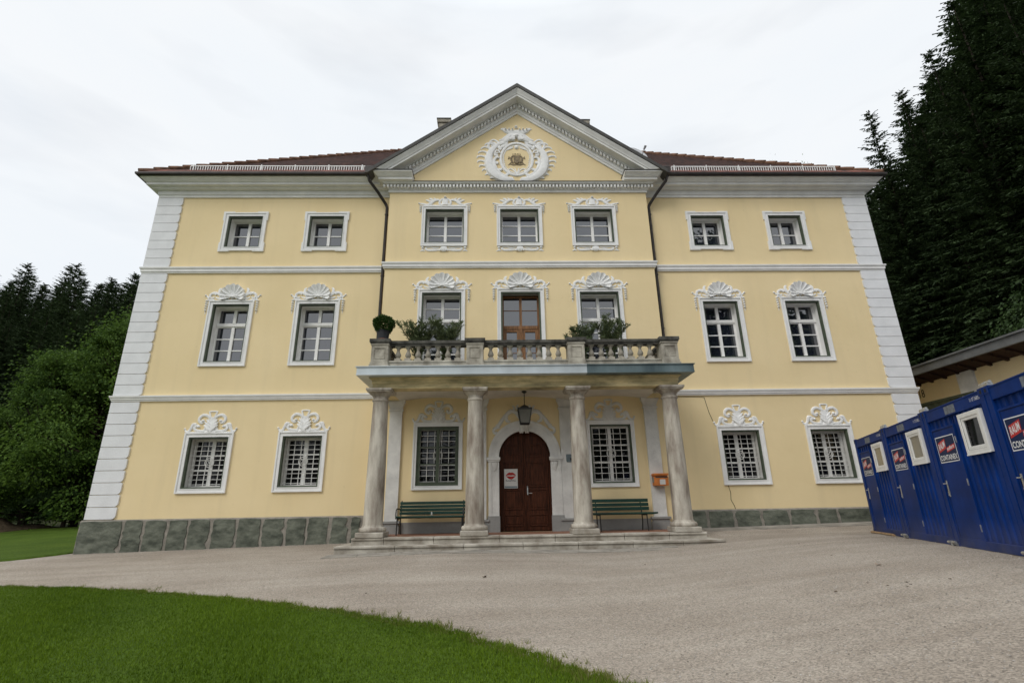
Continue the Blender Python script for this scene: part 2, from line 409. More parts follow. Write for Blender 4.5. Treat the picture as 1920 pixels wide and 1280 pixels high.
M['crest'] = mat('crest_brown', (0.30, 0.235, 0.15), .85, .35, 14, .3, 40)
M['bellblue'] = mat('bell_plate', (0.21, 0.26, 0.28), .4, .15, 12, metal=.4)
M['spruce'] = leafmat('spruce_needles', (0.017, 0.031, 0.012), (0.050, 0.080, 0.028), .7, .10)
M['spruce_light'] = leafmat('spruce_needles_light', (0.022, 0.042, 0.015), (0.06, 0.095, 0.03), .7, .12)
M['leaf'] = leafmat('broad_leaves', (0.024, 0.056, 0.010), (0.110, 0.185, 0.030), .7, .3)
M['leaf_dark'] = leafmat('dark_broad_leaves', (0.016, 0.034, 0.012), (0.05, 0.085, 0.026), .55, .2)
M['box_leaf'] = leafmat('box_leaves', (0.02, 0.05, 0.012), (0.07, 0.13, 0.03), .5, .15)
M['ole_leaf'] = leafmat('oleander_leaves', (0.055, 0.085, 0.04), (0.20, 0.235, 0.11), .5, .2)
M['grass_blade'] = leafmat('grass_blades', (0.044, 0.090, 0.006), (0.140, 0.222, 0.013), .6, .25)
M['dead_leaf'] = mat('dead_leaf', (0.12, 0.07, 0.035), .8, .4, 20)
M['orange_leaf'] = mat('orange_leaf', (0.40, 0.16, 0.03), .8, .3, 20)

def glass(name, base, ior):
    m = bpy.data.materials.new(name); m.use_nodes = True; t = m.node_tree; b = t.nodes['Principled BSDF']
    b.inputs['Base Color'].default_value = (*base, 1); b.inputs['Roughness'].default_value = .015; b.inputs['IOR'].default_value = ior
    tc = t.nodes.new('ShaderNodeTexCoord'); n = t.nodes.new('ShaderNodeTexNoise'); n.inputs['Scale'].default_value = 1.3; n.inputs['Detail'].default_value = 1
    t.links.new(tc.outputs['Object'], n.inputs['Vector'])
    bp = t.nodes.new('ShaderNodeBump'); bp.inputs['Strength'].default_value = .12; bp.inputs['Distance'].default_value = .02
    t.links.new(n.outputs['Fac'], bp.inputs['Height']); t.links.new(bp.outputs[0], b.inputs['Normal'])
    return m
M['pane'] = glass('window_pane', (0.012, 0.014, 0.024), 2.35)
M['pane_dark'] = glass('dark_window_pane', (0.006, 0.006, 0.007), 1.5)

def roof_tiles():
    m = bpy.data.materials.new('roof_tiles'); m.use_nodes = True; t = m.node_tree; b = t.nodes['Principled BSDF']
    b.inputs['Roughness'].default_value = .85; b.inputs['Specular IOR Level'].default_value = .15
    tc = t.nodes.new('ShaderNodeTexCoord'); v = t.nodes.new('ShaderNodeTexVoronoi'); v.inputs['Scale'].default_value = 5.5
    t.links.new(tc.outputs['Object'], v.inputs['Vector'])
    r = t.nodes.new('ShaderNodeValToRGB'); r.color_ramp.elements[0].color = (0.030, 0.017, 0.014, 1); r.color_ramp.elements[1].color = (0.070, 0.031, 0.023, 1)
    s = t.nodes.new('ShaderNodeSeparateColor'); t.links.new(v.outputs['Color'], s.inputs[0]); t.links.new(s.outputs[0], r.inputs[0])
    t.links.new(r.outputs[0], b.inputs['Base Color'])
    return m
M['tiles'] = roof_tiles()
M['ridgetile'] = mat('ridge_tile', (0.19, 0.10, 0.062), .85, .35, 5, .2, 30)

def ground_mat(name, cols, speck, sscale, bump, bscale, big=0.25):
    m = bpy.data.materials.new(name); m.use_nodes = True; t = m.node_tree; b = t.nodes['Principled BSDF']
    b.inputs['Roughness'].default_value = .95; b.inputs['Specular IOR Level'].default_value = .1
    tc = t.nodes.new('ShaderNodeTexCoord')
    n = t.nodes.new('ShaderNodeTexNoise'); n.inputs['Scale'].default_value = big; n.inputs['Detail'].default_value = 8; n.inputs['Roughness'].default_value = .62
    t.links.new(tc.outputs['Object'], n.inputs['Vector'])
    r = t.nodes.new('ShaderNodeValToRGB'); r.color_ramp.elements[0].position = .3; r.color_ramp.elements[1].position = .7
    r.color_ramp.elements[0].color = (*cols[0], 1); r.color_ramp.elements[1].color = (*cols[1], 1)
    t.links.new(n.outputs['Fac'], r.inputs[0])
    if name == 'gravel':                                   # faint wheel-worn streaks sweeping round the drive, damp brown patches
        mp = t.nodes.new('ShaderNodeMapping'); mp.inputs['Scale'].default_value = (.22, 2.0, 1); mp.inputs['Rotation'].default_value = (0, 0, .16)
        t.links.new(tc.outputs['Object'], mp.inputs[0])
        n2 = t.nodes.new('ShaderNodeTexNoise'); n2.inputs['Scale'].default_value = 1.0; n2.inputs['Detail'].default_value = 5; n2.inputs['Distortion'].default_value = .4
        t.links.new(mp.outputs[0], n2.inputs['Vector'])
        av = t.nodes.new('ShaderNodeMath'); av.operation = 'MULTIPLY_ADD'; av.inputs[1].default_value = .5
        hf = t.nodes.new('ShaderNodeMath'); hf.operation = 'MULTIPLY'; hf.inputs[1].default_value = .5
        t.links.new(n.outputs['Fac'], hf.inputs[0]); t.links.new(n2.outputs['Fac'], av.inputs[0]); t.links.new(hf.outputs[0], av.inputs[2]); t.links.new(av.outputs[0], r.inputs[0])
        r.color_ramp.elements[0].position = .28; r.color_ramp.elements[1].position = .66
    v = t.nodes.new('ShaderNodeTexVoronoi'); v.inputs['Scale'].default_value = sscale
    t.links.new(tc.outputs['Object'], v.inputs['Vector'])
    s = t.nodes.new('ShaderNodeSeparateColor'); t.links.new(v.outputs['Color'], s.inputs[0])
    mr = t.nodes.new('ShaderNodeMapRange'); mr.inputs['To Min'].default_value = 1-speck; mr.inputs['To Max'].default_value = 1+speck
    t.links.new(s.outputs[0], mr.inputs['Value'])
    sc = t.nodes.new('ShaderNodeVectorMath'); sc.operation = 'SCALE'; t.links.new(r.outputs[0], sc.inputs[0]); t.links.new(mr.outputs[0], sc.inputs['Scale'])
    t.links.new(sc.outputs[0], b.inputs['Base Color'])
    nb = t.nodes.new('ShaderNodeTexNoise'); nb.inputs['Scale'].default_value = bscale; nb.inputs['Detail'].default_value = 6
    t.links.new(tc.outputs['Object'], nb.inputs['Vector'])
    bp = t.nodes.new('ShaderNodeBump'); bp.inputs['Strength'].default_value = bump; bp.inputs['Distance'].default_value = .03
    t.links.new(nb.outputs['Fac'], bp.inputs['Height']); t.links.new(bp.outputs[0], b.inputs['Normal'])
    return m
M['gravel'] = ground_mat('gravel', ((.242,.203,.163), (.376,.331,.277)), .30, 75, .9, 45, .55)
M['edge_blade'] = leafmat('dry_edge_grass', (0.07, 0.10, 0.015), (0.24, 0.25, 0.07), .7, .25)
M['lawn'] = ground_mat('lawn', ((.038,.070,.007), (.062,.100,.011)), .25, 40, .8, 30, .7)
M['earth'] = ground_mat('earth', ((.045,.034,.022), (.075,.055,.035)), .4, 12, 1, 8, .3)
M['forest_floor'] = ground_mat('forest_floor', ((.020,.028,.012), (.045,.05,.022)), .4, 9, 1, 6, .3)

# ------------------------------------------------------------------ terrain
def sstep(t): t = max(0, min(1, t)); return t*t*(3-2*t)
def g(x, y):
    z = .085 + .021*max(-40, min(14, x)) + .05*max(-40, min(0, y))
    if y > 0: z += (.02 + .03*sstep((-12.2-x)/3))*min(y, 14)
    z -= .125*sstep((x+2.5)/4.5)*sstep((-y-.6)/1.4)*(1-sstep((-y-4)/4))
    w = sstep(((x-8.456)*math.cos(.3605) - (y+2.233)*math.sin(.3605) + 5.2)/4.9)*sstep((-y-.25)/2.6)*(1-sstep((-y-13)/6))
    z = z*(1-w) + .112*w
    hill = 0.0
    if y > 16: hill += .10*(y-16)
    if x > 21: hill += .16*(x-21)
    if x < -32: hill += .06*(-32-x)
    return z + min(hill, 9)
def axis(lo, hi, flo, fhi, fine, coarse):
    a = []; v = lo
    while v < flo: a.append(v); v += coarse
    v = flo
    while v < fhi: a.append(v); v += fine
    v = fhi
    while v <= hi: a.append(v); v += coarse
    return a
def sheet(name, xs, ys, dz, m, kind='structure', jit=0.0):
    mb = MB(); r = random.Random(3)
    for y in ys:
        for x in xs: mb.v.append((x, y, g(x, y)+dz + r.uniform(-jit, jit)))
    n = len(xs)
    for j in range(len(ys)-1):
        for i in range(n-1): mb.f.append((j*n+i, j*n+i+1, (j+1)*n+i+1, (j+1)*n+i))
    o = mb.build(name, M[m], smooth=True, fix=False); o['kind'] = kind; return o
sheet('ground', axis(-200, 200, -32, 24, 1.0, 8), axis(-160, 200, -26, 26, 1.0, 8), -.07, 'forest_floor')
sheet('gravel_drive', axis(-34, 14.4, -34, 14.4, .22, 1), axis(-30, .6, -30, .6, .22, 1), 0, 'gravel', jit=.006)
def strip(name, edge, far, rows, lift, m):
    """lawn sheet between a drawn edge and a far line, with a rounded turf lip"""
    mb = MB(); n = len(edge)
    for q in range(rows+1):
        t = (q/rows)**1.5
        for (ex, ey), (fx, fy) in zip(edge, far):
            x, y = ex+(fx-ex)*t, ey+(fy-ey)*t
            mb.v.append((x, y, g(x, y) + (-.02 if q == 0 else lift)))
    for q in range(rows):
        for k in range(n-1): mb.f.append((q*n+k, q*n+k+1, (q+1)*n+k+1, (q+1)*n+k))
    o = mb.build(name, M[m], smooth=True, fix=True); o['kind'] = 'structure'; return o
EDGE = [(-40, -2.2), (-26, -3.0), (-17, -4.05), (-12.5, -4.62), (-9.68,-5.14), (-7.84,-5.70), (-6.3,-6.28), (-4.97,-6.94), (-3.8,-7.53), (-2.74,-8.17), (-1.95,-8.72), (-1.31,-9.21), (-.64,-9.91), (-.14,-10.54), (.08,-10.85), (.45,-11.6), (.8,-12.8), (.9,-14.5), (.6, -17), (-1, -22)]
ex, _ = smooth2(EDGE, [0]*len(EDGE), 6)
ex = [(x + .04*math.sin(i*1.7) + .03*math.sin(i*.61), y + .035*math.sin(i*1.3+1) + .02*math.sin(i*3.1)) for i, (x, y) in enumerate(ex)]
strip('front_lawn', ex, [(-40 + .02*i, -26 + .02*i) if x < -14 else (-14 + .1*(x+14), -24) for i, (x, y) in enumerate(ex)], 26, .035, 'lawn')
BE = [(-60, -6.5), (-32, -4.4), (-20, -2.9), (-15.6, -1.95), (-13.9, -1.45), (-13.14,-1.0), (-12.75, -.35), (-12.52, .22), (-12.5, 1.5)]
be, _ = smooth2(BE, [0]*len(BE), 8)
be = [(x, y + .025*math.sin(i*1.9)) for i, (x, y) in enumerate(be)]
strip('back_lawn', be, [(x*1.12-1.5 if x < -13 else -12.3, 13.0 + 1.2*math.sin(x*.4)) for x, y in be], 24, .04, 'lawn')
# bare earth bank at the edge of the left wood
mb = MB(); NX, NY = 34, 16
for j in range(NY+1):
    for i in range(NX+1):
        x = -36 + 12.6*i/NX; y = 9.0 + 5*j/NY
        h = .95*math.sin(PI*j/NY)*math.sin(PI*i/NX)**.6*(.75+.3*math.sin(i*1.1+j*.9)+.1*math.sin(i*3.1-j*2.3))
        mb.v.append((x, y, g(x, y) - .05 + h))
for j in range(NY):
    for i in range(NX): mb.f.append((j*(NX+1)+i, j*(NX+1)+i+1, (j+1)*(NX+1)+i+1, (j+1)*(NX+1)+i))
tag(mb.build('earth_bank', M['earth'], smooth=True, fix=False), kind='structure')
# worn stone paving in front of the steps and along the right-hand wall foot
mb = MB()
def slabstrip(x0, x1, y0, y1, w):
    x = x0
    while x < x1-.05:
        xe = min(x1, x + w*rnd.uniform(.8, 1.3)); e = .008
        a = [(x+e, y0+e), (xe-e, y0+e), (xe-e, y1-e), (x+e, y1-e)]; i = len(mb.v)
        dz = rnd.uniform(.008, .016)
        mb.v += [(p[0], p[1], g(*p)+dz) for p in a] + [(p[0], p[1], g(*p)-.05) for p in a]
        mb.f += [(i,i+1,i+2,i+3)] + [(i+k, i+4+k, i+4+(k+1)%4, i+(k+1)%4) for k in range(4)]
        x = xe
slabstrip(-4.75, 3.4, -2.76, -2.50, .55)
slabstrip(-4.75, 3.0, -3.04, -2.78, .7)
slabstrip(4.9, 12.2, -.62, -.14, .9)
slabstrip(4.9, 9.6, -.80, -.68, 1.6)
tag(mb.build('paving', M['paving'], bevel=0), kind='structure')

# ------------------------------------------------------------------ mansion
HX, RX, RY, DEP = 12.33, 4.42, -.30, 13.0
Z_PL, Z_TOP = .69, 11.15
house = thing('mansion', 'pale yellow three-storey mansion with white trim, columned porch and pediment', 'mansion', (0,0,0))

# windows: (kind, centre x, bottom z, W, H, wall y)
KINDS = {'t': (1.43, 1.45), 'm': (1.43, 2.20), 'g': (1.43, 1.73), 'r': (1.54, 1.53), 'b': (1.50, 2.64), 'p': (1.44, 1.90)}
BAND = {'t': .135, 'm': .135, 'g': .135, 'r': .12, 'b': .12, 'p': .11}
WIN = []
for sx in (-1, 1):
    for xx in (9.31, 6.57):
        WIN += [('t', sx*xx, 9.105, 0), ('m', sx*xx, 5.12, 0), ('g', sx*xx, 1.364, 0)]
for xx in (-2.525, .0, 2.525): WIN.append(('r', xx, 9.09, RY))
for xx in (-2.545, 2.52): WIN.append(('b', xx, 4.90, RY))
for xx in (-2.535, 2.545): WIN.append(('p', xx, 1.35, RY))
BDOOR = (-.775, .735, 4.44, 7.555)                       # balcony door surround, outer
HOLES = {0: [], RY: []}
for k, x, z, y in WIN:
    w, h = KINDS[k]; b = BAND[k]
    HOLES[y].append((x-w/2+b, x+w/2-b, z+b, z+h-b))
HOLES[RY].append((BDOOR[0]+.12, BDOOR[1]-.12, BDOOR[2], BDOOR[3]-.12))
DR, DZ0, DZS = .745, .20, 2.235                           # entrance door: inner radius, sill, spring line
HOLES[RY].append((-DR-.01, DR-.01, DZ0, DZS+DR))

mb = MB()
def wall_plane(x0, x1, z0, z1, y, holes):
    hs = [h for h in holes if h[0] > x0-.01 and h[1] < x1+.01]
    xs = sorted(set([x0, x1] + [v for h in hs for v in h[:2]])); zs = sorted(set([z0, z1] + [v for h in hs for v in h[2:]]))
    for i in range(len(xs)-1):
        for j in range(len(zs)-1):
            cx, cz = (xs[i]+xs[i+1])/2, (zs[j]+zs[j+1])/2
            if any(h[0] < cx < h[1] and h[2] < cz < h[3] for h in hs): continue
            mb.face([(xs[i],y,zs[j]),(xs[i+1],y,zs[j]),(xs[i+1],y,zs[j+1]),(xs[i],y,zs[j+1])])
wall_plane(-HX, -RX, -.6, 11.75, 0, HOLES[0]); wall_plane(RX, HX, -.6, 11.75, 0, HOLES[0])
wall_plane(-RX, RX, -.6, 11.50, RY, HOLES[RY])
mb.face([(-RX,0,-.6),(-RX,RY,-.6),(-RX,RY,11.5),(-RX,0,11.5)]); mb.face([(RX,RY,-.6),(RX,0,-.6),(RX,0,11.5),(RX,RY,11.5)])
mb.face([(-HX,DEP,-.6),(-HX,0,-.6),(-HX,0,11.75),(-HX,DEP,11.75)]); mb.face([(HX,0,-.6),(HX,DEP,-.6),(HX,DEP,11.75),(HX,0,11.75)])
mb.face([(HX,DEP,-.6),(-HX,DEP,-.6),(-HX,DEP,11.75),(HX,DEP,11.75)])
NA = 20                                                    # spandrels above the arched door
for sx in (-1, 1):
    c = -.01
    corner = (c + sx*DR, RY, DZS+DR)
    arc = [(c + sx*DR*math.cos(PI/2*k/NA), RY, DZS + DR*math.sin(PI/2*k/NA)) for k in range(NA+1)]
    for k in range(NA): mb.face([corner, arc[k], arc[k+1]])
mb.build('wall', M['yellow'], house)
def zr(x): return 15.35 - .72*abs(x)                       # pediment roof line
mb = MB()
mb.prism([(-4.55, 11.46), (4.55, 11.46), (0, 14.75)], RY, RY+.25)
mb.build('tympanum', M['yellow'], house)

# plinth of greenish stone slabs in mortar
mb = MB()
P_L = [(-RX+.1, RY-.08), (-RX-.08, RY-.08), (-RX-.08, -.09), (-HX-.09, -.09), (-HX-.09, DEP)]
prof = [(0,-.7),(.0,.655),(-.02,Z_PL),(-.10,Z_PL+.005)]
pl = sweep(P_L[::-1], prof).build('plinth', M['mortar'], house)
pr_ = sweep([(RX-.1, RY-.08), (RX+.08, RY-.08), (RX+.08, -.09), (HX+.09, -.09), (HX+.09, DEP)], prof).build('plinth', M['mortar'], house)
rs = random.Random(12)
def stone(x0, x1, z0, z1, y, par):
    mb = MB()
    n = 11; L = []; R = []
    for k in range(n+1):
        t = k/n
        L.append((x0 + rs.uniform(-.012,.034), z0+(z1-z0)*t)); R.append((x1 - rs.uniform(-.012,.034)*(3 if rs.random() < .08 else 1), z0+(z1-z0)*t))
    T = [(x0+(x1-x0)*k/4, z1 - abs(rs.gauss(0,.008))) for k in range(1,4)]
    L[-1] = (x0+rs.uniform(.01,.05), z1-rs.uniform(.005,.03)); R[-1] = (x1-rs.uniform(.01,.05), z1-rs.uniform(.005,.03))
    poly = R + T[::-1] + L[::-1]
    i = len(mb.v); N = len(poly); d = rs.uniform(.008, .016)
    mb.v += [(x, y, z) for x, z in poly]
    cx = sum(p[0] for p in poly)/N; cz = sum(p[1] for p in poly)/N
    mb.v += [(cx+(x-cx)*.975, y-d-rs.uniform(0,.006), cz+(z-cz)*.985) for x, z in poly]
    mb.v.append((cx, y-d-.006, cz))
    for k in range(N):
        j = (k+1) % N
        mb.f += [(i+k, i+j, i+N+j, i+N+k), (i+N+k, i+N+j, i+2*N)]
    mb.build('facing_slab', M['slab'], par)
def stones(x0, x1, first, pitch):
    x = x0; w = first
    while x < x1-.25:
        e = min(x+w, x1); gp = rs.uniform(.025,.06)
        stone(x+.012, e-gp, -.5, Z_PL-.008-rs.uniform(0,.025), -.094, pl); x = e; w = pitch*rs.uniform(.86,1.18)
stones(-12.425, -4.6, 1.22, .595)
x = 4.62
for w in (.62, .78, .78, .82, .80, .62, 2.35, .95):
    stone(x+.01, x+w-.045, -.4, Z_PL-.008-rs.uniform(0,.025), -.094, pr_); x += w

# quoins
def quoin(mb, z0, z1, s):
    r = .10; yo = -.045
    pts = []
    w = .80
    # front face: outer edge at HX+.045, inner edge with a rounded lower corner
    inner = HX - w
    arc = [(inner + r - r*math.cos(PI/2*k/5), z0 + r - r*math.sin(PI/2*k/5)) for k in range(6)]
    arc2 = [(inner + .03 - .03*math.sin(PI/2*k/2), z1 - .03 + .03*math.cos(PI/2*k/2)) for k in range(3)]
    poly = [(HX+.045, z0), (HX+.045, z1)] + arc2 + arc
    poly = [(s*x, z) for x, z in poly]
    mb.prism(poly, yo, .02)
    mb.box(*sorted((s*(HX-.02), s*(HX+.045))), .02, .78, z0, z1)
QP = mat('quoin_paint', (0.75, 0.755, 0.76), .8, .05, 2.0, .2, 30)
for s in (-1, 1):
    for z0, z1, n in ((.70, 4.035, 10), (4.225, 8.275, 12), (8.50, 11.14, 8)):
        p = (z1-z0)/n
        for k in range(n):
            mb = MB(); quoin(mb, z0 + k*p + .008, z0 + (k+1)*p - .007, s); mb.build('quoin', QP, house)

# string courses
SCP = lambda z0, z1: [(0, z0), (.05, z0), (.05, z0+.035), (.075, z0+.05), (.075, z1-.085), (.095, z1-.06), (.105, z1-.035), (.105, z1), (0, z1+.02)]
FULL = [(-HX, DEP), (-HX, 0), (-RX, 0), (-RX, RY), (RX, RY), (RX, 0), (HX, 0), (HX, DEP)]
sweep(FULL, SCP(8.285, 8.49)).build('string_course', M['white'], house)
mb = sweep([(-HX, DEP), (-HX, 0), (-RX, 0), (-RX, RY), (-3.8, RY)], SCP(4.05, 4.215))
mb.build('string_course', M['white'], house)
sweep([(3.8, RY), (RX, RY), (RX, 0), (HX, 0), (HX, DEP)], SCP(4.05, 4.215)).build('string_course', M['white'], house)

# main cornice
low = [(0,11.15),(.045,11.15),(.045,11.225),(.075,11.25),(.08,11.26),(.08,11.39),(.20,11.40),(.215,11.42),(.235,11.455),(0,11.456)]
mb = sweep(FULL, low)
up = [(.0,11.457),(.30,11.457),(.345,11.47),(.345,11.545),(.385,11.565),(.42,11.60),(.475,11.655),(.505,11.675),(.505,11.715),(0,11.72)]
sweep([(-HX, DEP), (-HX, 0), (-RX, 0), (-RX, RY), (-3.62, RY)], up, mb=mb)
sweep([(3.62, RY), (RX, RY), (RX, 0), (HX, 0), (HX, DEP)], up, mb=mb)
cor = mb.build('cornice', M['cornice'], house)
mb = MB()
x = -4.62
while x < 4.6:                                             # dentil course under the pediment
    mb.box(x, x+.062, RY-.185, RY-.07, 11.275, 11.375); x += .118
mb.build('dentil_course', M['white'], cor)
mb = MB(); mb.box(-3.63, 3.63, RY-.25, RY+.02, 11.4575, 11.475)
for s in (-1, 1): mb.box(*sorted((s*3.60, s*4.99)), RY-.53, RY+.1, 11.7215, 11.738)
mb.build('flashing', M['sheet'], cor)

# pediment rakes: chevron layers (vertical offsets below the roof line, overhang)
ped = MB()
RPROF = [(0,.141),(.56,.141),(.56,.17),(.548,.20),(.515,.25),(.49,.295),(.48,.335),(.455,.34),(.455,.43),(.21,.445),(.19,.455),(.175,.48),(.08,.485),(.08,.655),(.078,.66),(.072,.755),(.05,.76),(.045,.855),(0,.86)]
ZC = 11.74
rows = []
for o_, off in RPROF:
    xf = (15.35-off-ZC)/.72; i = len(ped.v)
    ped.v += [(-xf, RY-o_, ZC), (0, RY-o_, 15.35-off), (xf, RY-o_, ZC)]; rows.append(i)
for a_, b_ in zip(rows[:-1], rows[1:]):
    ped.f += [(a_, a_+1, b_+1, b_), (a_+1, a_+2, b_+2, b_+1)]
pd = ped.build('pediment', M['cornice'], house)
mb = MB()
for s in (-1, 1):
    mb = MB()
    for k in range(44):
        xx = .06 + k*.118
        if 15.35 - .56 - .72*xx < 11.86: break
        x0, x1 = sorted((s*xx, s*(xx+.066)))
        za, zb = 15.35-.515-.72*abs(x0), 15.35-.515-.72*abs(x1)
        mb.prism([(x0, za-.11), (x1, zb-.11), (x1, zb), (x0, za)], RY-.185, RY-.07)
    mb.build('dentil_course', M['white'], pd)


# pediment cartouche with the coat of arms
mb = MB(); Y0 = RY
CX, CZ = -.045, 12.54
mb.stroke([(CX+.565*math.cos(2*PI*k/28), CZ+.675*math.sin(2*PI*k/28)) for k in range(29)], .055, Y0, 1.0, sub=1)
mb.stroke([(CX+.48*math.cos(2*PI*k/28), CZ+.585*math.sin(2*PI*k/28)) for k in range(29)], .018, Y0, .8, sub=1)
for s in (1, -1):
    f = lambda pts: [(CX+s*x, CZ+z) for x, z in pts]
    big = f([(.14,-.84),(.50,-.83),(.86,-.56),(.99,-.14),(.95,.22),(.80,.47),(.66,.57)])
    mb.stroke(big, [.08,.15,.18,.16,.13,.10,.05], Y0, .9)
    mb.stroke(f([(.34,-.74),(.62,-.60),(.78,-.34),(.80,-.06),(.70,.06),(.62,.03)]), [.04,.075,.085,.06,.045,.03], Y0-.02, 1.1)
    mb.stroke(f(spiral(.86,.58,.16,.03,-60,330,12)), [.05]*8+[.035]*5, Y0, 1.0)
    mb.stroke(f(spiral(.70,.26,.10,.02,200,-160,12)), .035, Y0-.04, 1.0)
    mb.stroke(f([(.30,.74),(.52,.68),(.70,.62),(.80,.72)]), [.07,.09,.06,.03], Y0, .9)
    for k in range(9):                                     # feathered outer edge
        a = math.radians(-44 + 12*k); r0 = 1.06; bx, bz = .02+r0*math.cos(a)*.97, -.05+r0*math.sin(a)*.86
        L = .36 - .014*abs(k-4)
        mb.stroke(f([(bx-.06, bz), (bx+L*.45, bz+.07+.01*k), (bx+L*.9, bz+.10), (bx+L, bz+.03)]), [.045,.040,.034,.018], Y0, 1.0)
    for q in range(6):                                     # small acanthus leaves filling the wreath
        a = math.radians(-62 + 24*q); bx, bz = .70*math.cos(a)*1.02, .74*math.sin(a)
        mb.stroke(f([(bx*.93, bz*.93), (bx+.06*math.cos(a+.6), bz+.06*math.sin(a+.6)), (bx+.17*math.cos(a+.9), bz+.17*math.sin(a+.9))]), [.05,.065,.015], Y0-.015, .8)
    mb.stroke(f([(.0,1.00),(.20,1.02),(.36,.96)]), [.11,.10,.06], Y0, .8)
    mb.stroke(f([(.30,.60),(.50,.52),(.62,.40)]), [.06,.08,.04], Y0, .9)
    mb.stroke(f([(.10,-.86),(.40,-.92),(.72,-.80),(1.0,-.62),(1.12,-.66)]), [.06,.08,.08,.05,.02], Y0, .8)
    mb.stroke(f([(.55,-.86),(.80,-.78),(.95,-.80)]), [.05,.05,.02], Y0-.02, .9)
    mb.stroke(f([(.05,.86),(.28,.84),(.44,.70)]), [.10,.10,.05], Y0-.03, .9)
    mb.stroke(f([(.08,.98),(.32,.96),(.50,.82),(.62,.80)]), [.09,.07,.06,.03], Y0, .9)
    mb.stroke(f(spiral(.20,.86,.09,.02,90,-250,8)), .03, Y0-.08, 1.0)
    mb.stroke(f([(.0,1.14),(.22,1.15),(.38,1.22),(.48,1.29),(.56,1.27)]), [.12,.115,.09,.06,.03], Y0, .7)
    for q in (.13, .25, .38): mb.blob(CX+s*q, CZ+1.22+.05*q, .035, .04, .10, Y0-.05)
    mb.stroke(f([(.12,.50),(.24,.44),(.36,.38),(.42,.30)]), [.03,.035,.025,.015], Y0, .9)
    for q in range(7): mb.blob(CX+s*(.44+.02*math.sin(q)), CZ+.22-.085*q, .022, .028, .03, Y0)
    mb.stroke(f([(.0,-.62),(.10,-.48),(.22,-.40),(.30,-.46),(.26,-.54)]), [.025]*5, Y0, .9)
    mb.stroke(f([(.0,-.62),(.05,-.44),(.08,-.38)]), [.02]*3, Y0, .9)
mb.blob(CX, CZ+.50, .085, .085, .06, Y0); mb.blob(CX, CZ+1.36, .06, .05, .10, Y0-.02); mb.blob(CX, CZ+.96, .12, .10, .14, Y0)
arms = mb.build('cartouche', M['stucco'], pd, smooth=True)
mb = MB()
mb.prism([(CX-.10,CZ-.14),(CX-.05,CZ-.19),(CX+.05,CZ-.19),(CX+.10,CZ-.14),(CX+.115,CZ+.08),(CX-.115,CZ+.08)], RY-.05, RY+.01)
for s in (1,-1):
    f = lambda pts: [(CX+s*x, CZ+z) for x, z in pts]
    mb.stroke(f([(.13,-.18),(.18,-.06),(.19,.05),(.15,.12)]), [.03,.045,.04,.03], RY, .9)
    mb.stroke(f([(.19,.0),(.25,.06),(.29,.0),(.27,.12)]), [.02,.02,.02,.012], RY, .9)
    mb.stroke(f([(.15,-.12),(.22,-.16),(.27,-.22)]), [.025,.02,.015], RY, .9)
    mb.stroke(f([(.0,-.22),(.12,-.24),(.22,-.21),(.31,-.25)]), [.03,.028,.022,.015], RY, .9)
    for q in (.03,.08,.13): mb.blob(CX+s*q, CZ+.20-.1*q, .018, .02, .03, RY-.03)
mb.stroke([(CX-.15,CZ+.135),(CX,CZ+.115),(CX+.15,CZ+.135)], [.03,.035,.03], RY, .9)
mb.build('coat_of_arms', M['crest'], pd, smooth=True)

# ------------------------------------------------------------------ roofs
EX, EZ, EY = HX+.53, 11.79, -.53
SL = .93
RH = DEP/2 + .53
mb = MB()
def course_roof(mb, A, B, inward, depth_in, hip=True, step=.33, th=.028, cut=0):
    """tiled slope laid as overlapping courses; A,B eave ends; inward = plan unit vector; hips shorten each course"""
    n = int(depth_in/step)
    ax = Vector((B[0]-A[0], B[1]-A[1], 0)); ln = ax.length; ax.normalize(); iv = Vector((inward[0], inward[1], 0))
    for k in range(n+1):
        d0 = k*step; d1 = min(depth_in, (k+1)*step)
        if d1 <= d0: break
        h0 = d0 if hip else 0; h1 = d1 if hip else 0
        p = Vector((A[0], A[1], EZ))
        z0 = SL*d0 + th*1.0; z1 = SL*d1
        a = p + ax*h0 + iv*d0 + Vector((0,0,z0)); b = p + ax*(ln-h0) + iv*d0 + Vector((0,0,z0))
        c = p + ax*(ln-h1) + iv*d1 + Vector((0,0,z1)); d = p + ax*h1 + iv*d1 + Vector((0,0,z1))
        if cut and d0 < .95:
            for u0, u1 in ((0, None), (1, None)):
                xs0, xs1 = (a.x, -cut) if u0 == 0 else (cut, b.x)
                xt0, xt1 = (d.x, -cut) if u0 == 0 else (cut, c.x)
                A_, B_ = Vector((xs0, a.y, a.z)), Vector((xs1, a.y, a.z)); C_, D_ = Vector((xt1, c.y, c.z)), Vector((xt0, c.y, c.z))
                mb.face([A_,B_,C_,D_]); mb.face([A_-Vector((0,0,th)), B_-Vector((0,0,th)), B_, A_])
            continue
        mb.face([a,b,c,d]); mb.face([a-Vector((0,0,th)), b-Vector((0,0,th)), b, a])
course_roof(mb, (-EX, EY), (EX, EY), (0,1), RH, cut=4.9)
course_roof(mb, (EX, DEP+.53), (-EX, DEP+.53), (0,-1), RH)
course_roof(mb, (-EX, DEP+.53), (-EX, EY), (1,0), RH)
course_roof(mb, (EX, EY), (EX, DEP+.53), (-1,0), RH)
roof = mb.build('roof', M['tiles'], house, fix=False)
mb = MB()
def ridge(a, b, n):
    a = Vector(a); b = Vector(b); d = (b-a)
    for k in range(n):
        p = a + d*(k/n); q = a + d*((k+1.12)/n)
        mb.tube([p + Vector((0,0,.045)), p*.5+q*.5 + Vector((0,0,.03)), q + Vector((0,0,.005))], [.105,.095,.08], 8)
